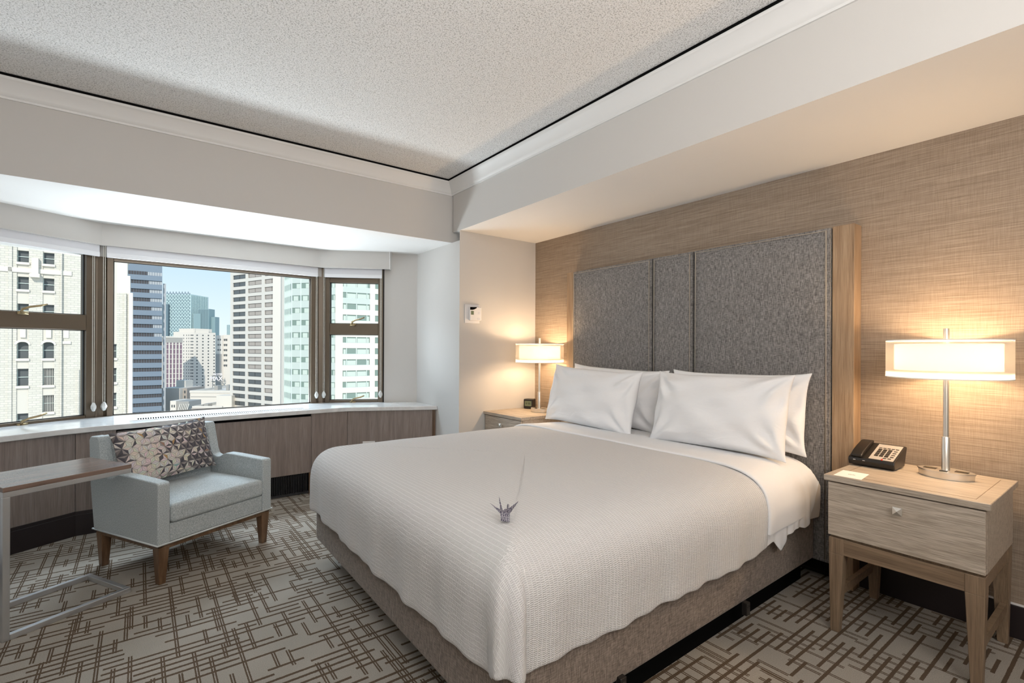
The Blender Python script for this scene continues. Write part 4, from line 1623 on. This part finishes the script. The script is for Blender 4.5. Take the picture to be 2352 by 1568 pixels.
# wall with real openings: columns of masonry and the pieces between the windows
cols_ = [(-9.0, 0.0), (1.05, 2.30), (3.36, 8.6), (9.51, 11.17)]
A_.part('wall', M['cream_brick'], *[(x0, x1, 0.0, 6.0, BASE, 20.0 if x1 < 11 else 8.6) for x0, x1 in cols_])
for (c0, c1) in ((0.0, 1.05), (2.30, 3.36), (8.6, 9.51)):
    zs = sorted([w_ for w_ in wins if abs(w_[0] - c0) < 0.5], key=lambda q: q[2])
    z = BASE
    pcs = []
    for w_ in zs:
        pcs.append((c0, c1, 0.12, 6.0, z, w_[2]))
        z = w_[3]
    pcs.append((c0, c1, 0.12, 6.0, z, 20.0))
    A_.part('spandrel', M['terracotta_cream'], *pcs)
    for w_ in zs:
        wn_ = A_.part('window', M['win_dark'], (c0, c1, 0.55, 0.65, w_[2], w_[3]))
        zm = (w_[2] + w_[3]) / 2
        A_.part('sash', M['mint_light'], (c0, c1, 0.44, 0.54, zm - 0.035, zm + 0.035), (c0, c0 + 0.05, 0.44, 0.54, w_[2], w_[3]), (c1 - 0.05, c1, 0.44, 0.54, w_[2], w_[3]), parent=wn_)
        A_.part('sill', M['cream_stone'], (c0 - 0.08, c1 + 0.08, -0.18, 0.5, w_[2] - 0.30, w_[2] - 0.02))
        if w_[2] < -3 and c0 == 2.30:
            A_.part('window_bars', M['cream_stone'], *[(c0 + 0.12 + k * 0.15, c0 + 0.16 + k * 0.15, 0.30, 0.34, w_[2], w_[3]) for k in range(6)], parent=wn_)
    # arched heads above the fourth row
    if c0 < 8:
        ar = MB()
        n_ = 10
        zc_, rr_ = 1.62, (c1 - c0) / 2
        for k in range(n_):
            a0, a1 = PI * k / n_, PI * (k + 1) / n_
            cxm = (c0 + c1) / 2
            q = [(cxm + rr_ * math.cos(a0), -0.12, zc_ + 0.36 * math.sin(a0)), (cxm + rr_ * math.cos(a1), -0.12, zc_ + 0.36 * math.sin(a1)),
                 (cxm + (rr_ + 0.2) * math.cos(a1), -0.12, zc_ + 0.64 * math.sin(a1)), (cxm + (rr_ + 0.2) * math.cos(a0), -0.12, zc_ + 0.64 * math.sin(a0))]
            ar.extr(q, (0, 0.5, 0))
        obj('arch', ar, M['cream_stone'], A_.root)
A_.part('string_course', M['cream_stone'], (-9, 5.0, -0.14, 0.1, 10.45, 11.0))
A_.part('ornament_band', M['cream_stone'], (1.35, 1.95, -0.5, 0.1, 10.3, 12.3), (1.2, 2.1, -0.8, 0.1, 9.9, 10.35))
A_.part('niche', M['cream_stone'], (4.0, 4.95, -0.16, 0.1, 1.75, 2.1), (0.3, 0.8, -0.1, 0.1, 2.5, 3.6), (2.6, 3.1, -0.1, 0.1, 2.5, 3.6), (4.2, 4.75, -0.1, 0.1, 2.5, 3.6))
A_.part('pier', M['cream_brick'], (4.0, 4.1, -0.35, 0.1, BASE, 20), (5.6, 5.75, -0.2, 0.1, BASE, -1.5), (10.3, 10.5, -0.3, 0.1, BASE, 8.6), (-0.75, -0.4, -0.14, 0.1, BASE, 20))
A_.part('parapet_steps', M['cream_stone'], (9.51, 10.9, 0.1, 5.5, 8.6, 11.0), (9.51, 10.6, 0.1, 5.0, 11.0, 13.2), (9.4, 10.75, -0.1, 5.2, 13.2, 13.5))
A_.part('corner_pier', M['cream_stone'], (10.75, 11.19, -0.25, 3.0, BASE, 8.7))

# B: blue-grey tower with ribbon windows
B_ = Facade('ribbon_window_tower', 'blue-grey office tower with dark ribbon windows seen left in the middle window', (-2.747, 240.117), (7.094, 239.831), sx=0.816)
B_.part('wall', M['blue_panel'], (-8, 12.05, 0.3, 16, BASE, 50))
for k in range(26):
    zt_ = 31.0 - k * 3.42
    if zt_ < -32:
        break
    fl = B_.part('spandrel', M['blue_panel'], (-8, 12.07, -0.25, 0.32, zt_ - 3.42, zt_ - 1.45))
    xs_ = 6.4 + 0.35 * k if k < 8 else 20
    B_.part('ribbon_window', M['blue_glass'], (-8, min(12.0, xs_), 0.20, 0.31, zt_ - 1.45, zt_))
    if xs_ < 11.5:
        B_.part('ribbon_blind', M['pale_glass'], (xs_, 12.0, 0.18, 0.31, zt_ - 1.45, zt_ - 0.1))
    B_.part('mullions', M['blue_panel'], *[(x * 1.0, x * 1.0 + 0.09, 0.05, 0.25, zt_ - 1.45, zt_) for x in range(-3, 12)], parent=fl)
B_.part('side_annex', M['pale_glass'], (12.4, 13.6, 1.5, 14, BASE, 26.9))

# C: teal glass tower far off
C_ = Facade('teal_tower', 'far teal glass tower against the sky in the middle window', (16.998, 513.372), (34.744, 499.978))
C_.part('wall', M['teal_light'], (0, 22.1, 0, 18, -60, 46.8))
tl2 = MB()
for k in range(17):
    x = 0.5 + k * 1.28
    for j in range(14):
        z = 8 + j * 2.9
        tl2.box(x, x + 0.62, -0.25, 0.05, z + (1.2 if k % 2 else 0), z + 2.0 + (1.2 if k % 2 else 0))
obj('glass_bays', tl2, M['teal_dark'], C_.root, kind='stuff')
C_.part('dark_wing', M['teal_dark'], (-1.2, 4.2, -2.0, 0.0, -60, 38.0))
D_ = Facade('', '', (34.744, 499.978), (48.793, 514.432), C_)
D_.part('wall', M['teal'], (0, 20, 0, 10, -60, 46.4))
D_.part('fins', M['teal_light'], *[(k * 1.25, k * 1.25 + 0.3, -0.4, 0.02, 14, 46.4) for k in range(16)])
D2_ = Facade('stepped_glass_block', 'lower dark glass block beside the far teal tower', (39.299, 490.276), (46.605, 484.762))
D2_.part('wall', M['teal'], (0, 9.1, 0, 8, -60, 34.0), (9.1, 12.4, 3, 9, -60, 27.5), (-3.5, 2.5, -0.5, 5, -60, 30))
D2_.part('fins', M['teal_dark'], *[(k * 0.9, k * 0.9 + 0.28, -0.2, 0.02, -10, 33.5) for k in range(10)])

# D: white tower with vertical stripes
E_ = Facade('striped_tower', 'white tower with plum coloured vertical window strips under a grey band', (10.874, 367.651), (21.428, 367.077), sx=0.83)
E_.part('wall', M['win_purple'], (-1.0, 12.7, 0.2, 12, BASE, 4.5))
E_.part('crown_band', M['grey_concrete'], (-1.0, 12.6, 0.0, 12, 4.3, 7.4))
E_.part('roof_cap', M['white_concrete'], (-1.2, 12.8, -0.2, 12, 7.4, 8.3))
for k in range(7):
    x = -0.1 + k * 2.05
    E_.part('fin', M['white_concrete'], (x, x + 0.78, -0.3, 0.3, BASE, 4.4))
E_.part('floor_bands', M['white_concrete'], *[(-1.0, 12.7, 0.05, 0.22, 3.2 - k * 3.0, 3.5 - k * 3.0) for k in range(12)])

# E: cream apartment tower
G_ = Facade('apartment_tower', 'cream apartment tower with rows of tiny windows, behind the striped tower', (18.549, 411.973), (29.6, 397.368))
G_.part('wall', M['warm_concrete'], (0.0, 18.3, 0, 14, -60, 12.2), (4.5, 18.3, 0.5, 14, 12, 14.4))
G2_ = Facade('', '', (29.6, 397.368), (42.388, 400.244), G_)
G2_.part('wall', M['warm_concrete'], (0.02, 13.1, 0, 14, -60, 11.8), (0.02, 9.0, 0.5, 10, 11.7, 14.3))
wa, wb = MB(), MB()
for j in range(17):
    z = 9.4 - j * 2.15
    for x in (9.0, 11.5, 13.4, 15.2, 16.6):
        wa.box(x, x + (1.0 if x > 15 else 0.55), -0.05, 0.05, z, z + 0.85)
    for x in (1.3, 4.8, 8.2, 11.8):
        wb.box(x, x + 0.85, -0.05, 0.05, z, z + 0.85)
obj('small_windows', wa, M['win_dark'], G_.root, kind='stuff')
wb.b.transform(G2_.xf)
obj('small_windows', wb, M['win_dark'], G2_.root, kind='stuff')

# F: pale mid-rise at the right, with the hotel sign in front
H_ = Facade('corner_block', 'pale corner block with paired windows right of the apartment tower', (32.128, 301.495), (37.987, 297.073))
H_.part('wall', M['warm_concrete'], (0.0, 3.5, 0, 9, BASE, 7.9), (3.5, 7.3, 0.4, 9, BASE, 8.2))
H_.part('tall_wing', M['white_concrete'], (5.3, 8.6, 5, 12, BASE, 14.2))
H_.part('green_wing', M['teal_light'], (2.2, 5.3, 6, 12, BASE, 13.8))
H_.part('green_stripes', M['teal_dark'], *[(2.4 + k * 0.6, 2.6 + k * 0.6, 5.9, 6.05, 4, 13.7) for k in range(5)])
H_.part('shaded_court', M['grey_concrete'], (0.1, 3.0, -0.4, 0.1, BASE, -1.9))  # grey slab puts the court's shade into its colour
for j in range(6):
    z = 5.2 - j * 2.7
    for x in (0.9, 2.0, 4.1, 5.1):
        if j > 2 and x < 3:
            continue
        H_.part('window', M['win_dark'], (x, x + 0.62, -0.05, 0.45 if x > 3.4 else 0.05, z, z + 0.85))

SG = thing('rooftop_sign', 'white rooftop hotel sign reading HOTEL MAX on dark backing', 'sign', (31.74, 295.52, -15.2), math.radians(-37))
obj('sign_backing', MB().box(-2.7, 2.9, 0.25, 0.35, -1.0, -0.7).box(-2.7, 2.9, 0.25, 0.35, 2.0, 2.2).box(-2.2, -2.0, 0.25, 0.45, -6.0, 2.0).box(2.2, 2.4, 0.25, 0.45, -6.0, 4.0), M['grey_concrete'], SG)


def text(body, size, loc, parent, mat, name='lettering', ext=0.05):
    cu = bpy.data.curves.new(name, 'FONT')
    cu.body = body
    cu.size = size
    cu.extrude = ext
    cu.align_x = 'CENTER'
    tmp = bpy.data.objects.new(name, cu)
    C.objects.link(tmp)
    dg_ = bpy.context.evaluated_depsgraph_get()
    me = bpy.data.meshes.new_from_object(tmp.evaluated_get(dg_))
    bpy.data.objects.remove(tmp)
    ob_ = bpy.data.objects.new(name, me)
    C.objects.link(ob_)
    me.materials.append(mat)
    ob_.parent = parent
    ob_.location = loc
    ob_.rotation_euler = (PI / 2, 0, 0)
    return ob_


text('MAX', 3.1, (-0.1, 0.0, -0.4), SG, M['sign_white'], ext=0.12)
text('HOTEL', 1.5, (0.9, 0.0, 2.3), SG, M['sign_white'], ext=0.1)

# low roofs in front
J_ = Facade('department_store', 'low cream department store with rooftop plant, bottom of the middle window', (16.40, 238.19), (33.73, 225.12))
J_.part('wall', M['warm_concrete'], (0, 26.0, 0, 70, BASE, -16.8))
J_.part('parapet', M['white_concrete'], (-0.1, 26.0, -0.2, 0.5, -16.9, -16.0), (-0.2, 0.4, 0.5, 70, -16.9, -16.0))
J_.part('string_course', M['grey_concrete'], (0.3, 26, -0.12, 0.02, -18.6, -18.4))
J_.part('setback', M['white_concrete'], (12, 26, 34, 60, -16.8, -14.2))
for (x, y, w_, d_, h_) in ((2.5, 12, 1.6, 3, 1.9), (5.5, 20, 2.6, 3, 1.5), (8.8, 10, 1.2, 2, 2.4), (11.5, 8, 3.0, 3, 1.2), (4.3, 32, 1.1, 2, 1.6), (7.8, 42, 2.4, 4, 2.2), (14.5, 22, 2.2, 3, 2.2), (1.8, 48, 3.0, 4, 2.6)):
    J_.part('roof_unit', M['grey_concrete'] if w_ < 2.3 else M['white_concrete'], (x, x + w_, y, y + d_, -16.8, -16.8 + h_))
K_ = Facade('low_block', 'low blank cream block left of the department store', (7.46, 257.47), (13.68, 252.78))
K_.part('wall', M['warm_concrete'], (0, 7.9, 0, 14, BASE, -15.9))
K_.part('penthouse', M['white_concrete'], (2.9, 7.0, 5, 10, -15.9, -12.9))
K_.part('brick_side', M['win_beige'], (7.9, 9.6, 2, 14, BASE, -16.1))
for z in (-18.2, -20.4, -22.6):
    K_.part('window', M['win_dark'], (8.4, 9.0, 1.9, 2.05, z, z + 1.1))
L_ = Facade('roof_block', 'small parapeted roof just above the window counter', (12.17, 166.21), (18.58, 161.38))
L_.part('wall', M['warm_concrete'], (0.0, 8.2, 0, 12, BASE, -16.3))
L_.part('cornice', M['win_beige'], (-0.2, 8.2, -0.4, 0.2, -16.1, -15.7))
L_.part('parapet', M['white_concrete'], (-0.2, 8.3, -0.1, 0.4, -15.7, -15.2), (-0.2, 0.2, 0, 12, -16, -15.2))
L_.part('penthouse', M['white_concrete'], (2.4, 7.0, 7, 11, -16.3, -12.9))
L_.part('roof_unit', M['grey_concrete'], (0.6, 1.8, 4, 6, -16.3, -15.0))
M_ = Facade('car_park', 'shaded parking ramp with slanting beams beside the low block', (10.29, 211.49), (12.75, 209.63))
M_.part('wall', M['grey_concrete'], (-0.2, 4.0, 1, 8, BASE, -17.8))
M_.part('end_wall', M['warm_concrete'], (-2.3, -0.2, 0.5, 8, BASE, -17.6))
for z in (-19.0, -21.0):
    for x in (-1.8, -1.0):
        M_.part('window', M['win_dark'], (x, x + 0.4, 0.4, 0.52, z - 0.9, z))
for k in range(6):
    mbm = MB().extr([(-0.6 + k * 0.6, 0.3, -24.5), (-0.3 + k * 0.6, 0.3, -24.5), (1.6 + k * 0.6, 0.3, -18.6), (1.3 + k * 0.6, 0.3, -18.6)], (0, 0.3, 0))
    obj('ramp_beam', mbm, M['white_concrete'], M_.root)

# I: big white tower with three window columns
I_ = Facade('white_tower', 'white tower with three columns of wide windows, right half of the middle window', (22.127, 171.229), (31.046, 149.462))
I_.part('wall', M['white_concrete'], (-0.1, 24.55, 0.25, 12, BASE, 45))
cols_i = ((1.25, 7.75), (9.05, 15.70), (17.15, 23.40))
for x0, x1 in ((-0.1, 1.25), (7.75, 9.05), (15.70, 17.15), (23.40, 24.55)):
    I_.part('pier', M['white_concrete'], (x0, x1, -0.15, 0.3, BASE, 45))
for k in range(24):
    zt_ = 27.6 - k * 2.22
    if zt_ < -22:
        break
    for ci, (x0, x1) in enumerate(cols_i):
        I_.part('spandrel', M['white_concrete'], (x0, x1, -0.15, 0.3, zt_ - 2.22, zt_ - 1.28))
        mt_ = M['win_dark'] if (ci == 0 or k > 14 + 3 * (ci - 1)) else M['win_beige']  # dark panes put the tower's shade into colour, beige panes the sunlit part
        xm = (x0 + x1) / 2
        wn_ = I_.part('window', M['charcoal'], (x0, x1, 0.10, 0.24, zt_ - 1.28, zt_))
        I_.part('pane', mt_, (x0 + 0.3, xm - 0.12, 0.02, 0.10, zt_ - 1.16, zt_ - 0.12), (xm + 0.12, x1 - 0.3, 0.02, 0.10, zt_ - 1.16, zt_ - 0.12), parent=wn_)
IS = Facade('', '', (31.629, 149.022), (35.859, 160.864), I_)
IS.part('wall', M['white_concrete'], (-1.3, 12.5, 0.02, 2, BASE, 45))
for k in range(11):
    zt_ = 19.0 - k * 3.45
    IS.part('window', M['win_green'], (1.5, 5.5, -0.1, 0.05, zt_ - 2.3, zt_))

# J: mint glass building
N_ = Facade('mint_glass_block', 'mint glass hotel block with curtained window bands left of the corner post', (22.149, 96.04), (27.854, 89.229))
N_.part('wall', M['mint'], (0, 8.85, 0.12, 8, BASE, 30))
O_ = Facade('', '', (22.05, 101.4), (22.149, 96.04), N_)
O_.part('wall', M['mint'], (0, 5.36, 0.12, 3, BASE, 30))
PIT = 2.235
for k in range(16):
    zt_ = 13.15 + 2 * PIT - k * PIT
    if zt_ < -16:
        break
    N_.part('spandrel', M['mint'], (0, 8.85, -0.05, 0.14, zt_ - PIT, zt_ - 0.97))
    for (x0, x1) in ((0.14, 1.80), (2.05, 3.72), (3.95, 5.6), (5.85, 7.5), (7.7, 8.8)):
        wn_ = N_.part('window', M['win_green'], (x0, x1, 0.02, 0.13, zt_ - 0.97, zt_))
        q = x0 + 0.25 + 0.3 * ((k * 7 + int(x0 * 3)) % 3)
        N_.part('curtain', M['curtain'], (q, min(x1 - 0.05, q + 0.95), -0.03, 0.03, zt_ - 0.95, zt_ - 0.12), parent=wn_)
    O_.part('ribbon_window', M['win_green'], *[(0.4 + i * 0.95, 1.05 + i * 0.95, 0.0, 0.13, zt_ - 0.97, zt_) for i in range(5)])
N_.part('mullion', M['mint_light'], (-0.08, 0.1, -0.12, 0.14, BASE, 30), (1.84, 2.0, -0.12, 0.14, BASE, 30), (3.76, 3.9, -0.12, 0.14, BASE, 30))
O_.part('mullion', M['mint_light'], *[(0.15 + i * 0.95, 0.25 + i * 0.95, -0.08, 0.14, BASE, 30) for i in range(5)])

# K: cream block with wide windows
Q_ = Facade('cream_hotel_block', 'cream panelled block with wide green-framed windows in the narrow right window', (27.854, 89.229), (35.469, 88.493))
Q_.part('wall', M['white_concrete'], (-0.02, 9.4, 0.3, 8, BASE, 30))
cells = [(-0.02, 1.30), (6.15, 7.10)]
for x0, x1 in cells:
    Q_.part('pier', M['white_concrete'], (x0, x1, 0.0, 0.3, BASE, 30))
PK = 2.02
for k in range(14):
    zt_ = 9.45 + 4 * PK - k * PK
    if zt_ < -10:
        break
    glassy = zt_ > 10.5
    for (x0, x1) in ((1.30, 6.15), (7.10, 9.3)):
        Q_.part('spandrel', M['mint'] if (glassy and x0 < 2) else M['white_concrete'], (x0, x1, 0.0, 0.3, zt_ - PK, zt_ - 1.08))
        wn_ = Q_.part('window', M['win_green'], (x0 + 0.02, x1 - 0.02, 0.12, 0.26, zt_ - 1.08, zt_))
        if x0 < 2:
            Q_.part('mullion', M['mint_light'], (1.92, 2.02, 0.04, 0.2, zt_ - 1.08, zt_), (3.66, 3.80, 0.04, 0.2, zt_ - 1.08, zt_), (5.56, 5.66, 0.04, 0.2, zt_ - 1.08, zt_), (1.30, 6.15, 0.04, 0.2, zt_ - 1.10, zt_ - 1.02), parent=wn_)
            for ci, (a0, a1) in enumerate(((2.08, 3.6), (3.9, 5.5), (5.70, 6.0), (1.45, 1.85))):
                if (k * 5 + ci * 3) % 4 != 0:
                    Q_.part('curtain', M['curtain'], (a0, a1, 0.08, 0.14, zt_ - 1.0, zt_ - 0.22), parent=wn_)
# street level far below
gd = obj('street', MB().box(-400, 500, 40, 900, BASE - 2, BASE - 1), M['roof'], kind='structure')
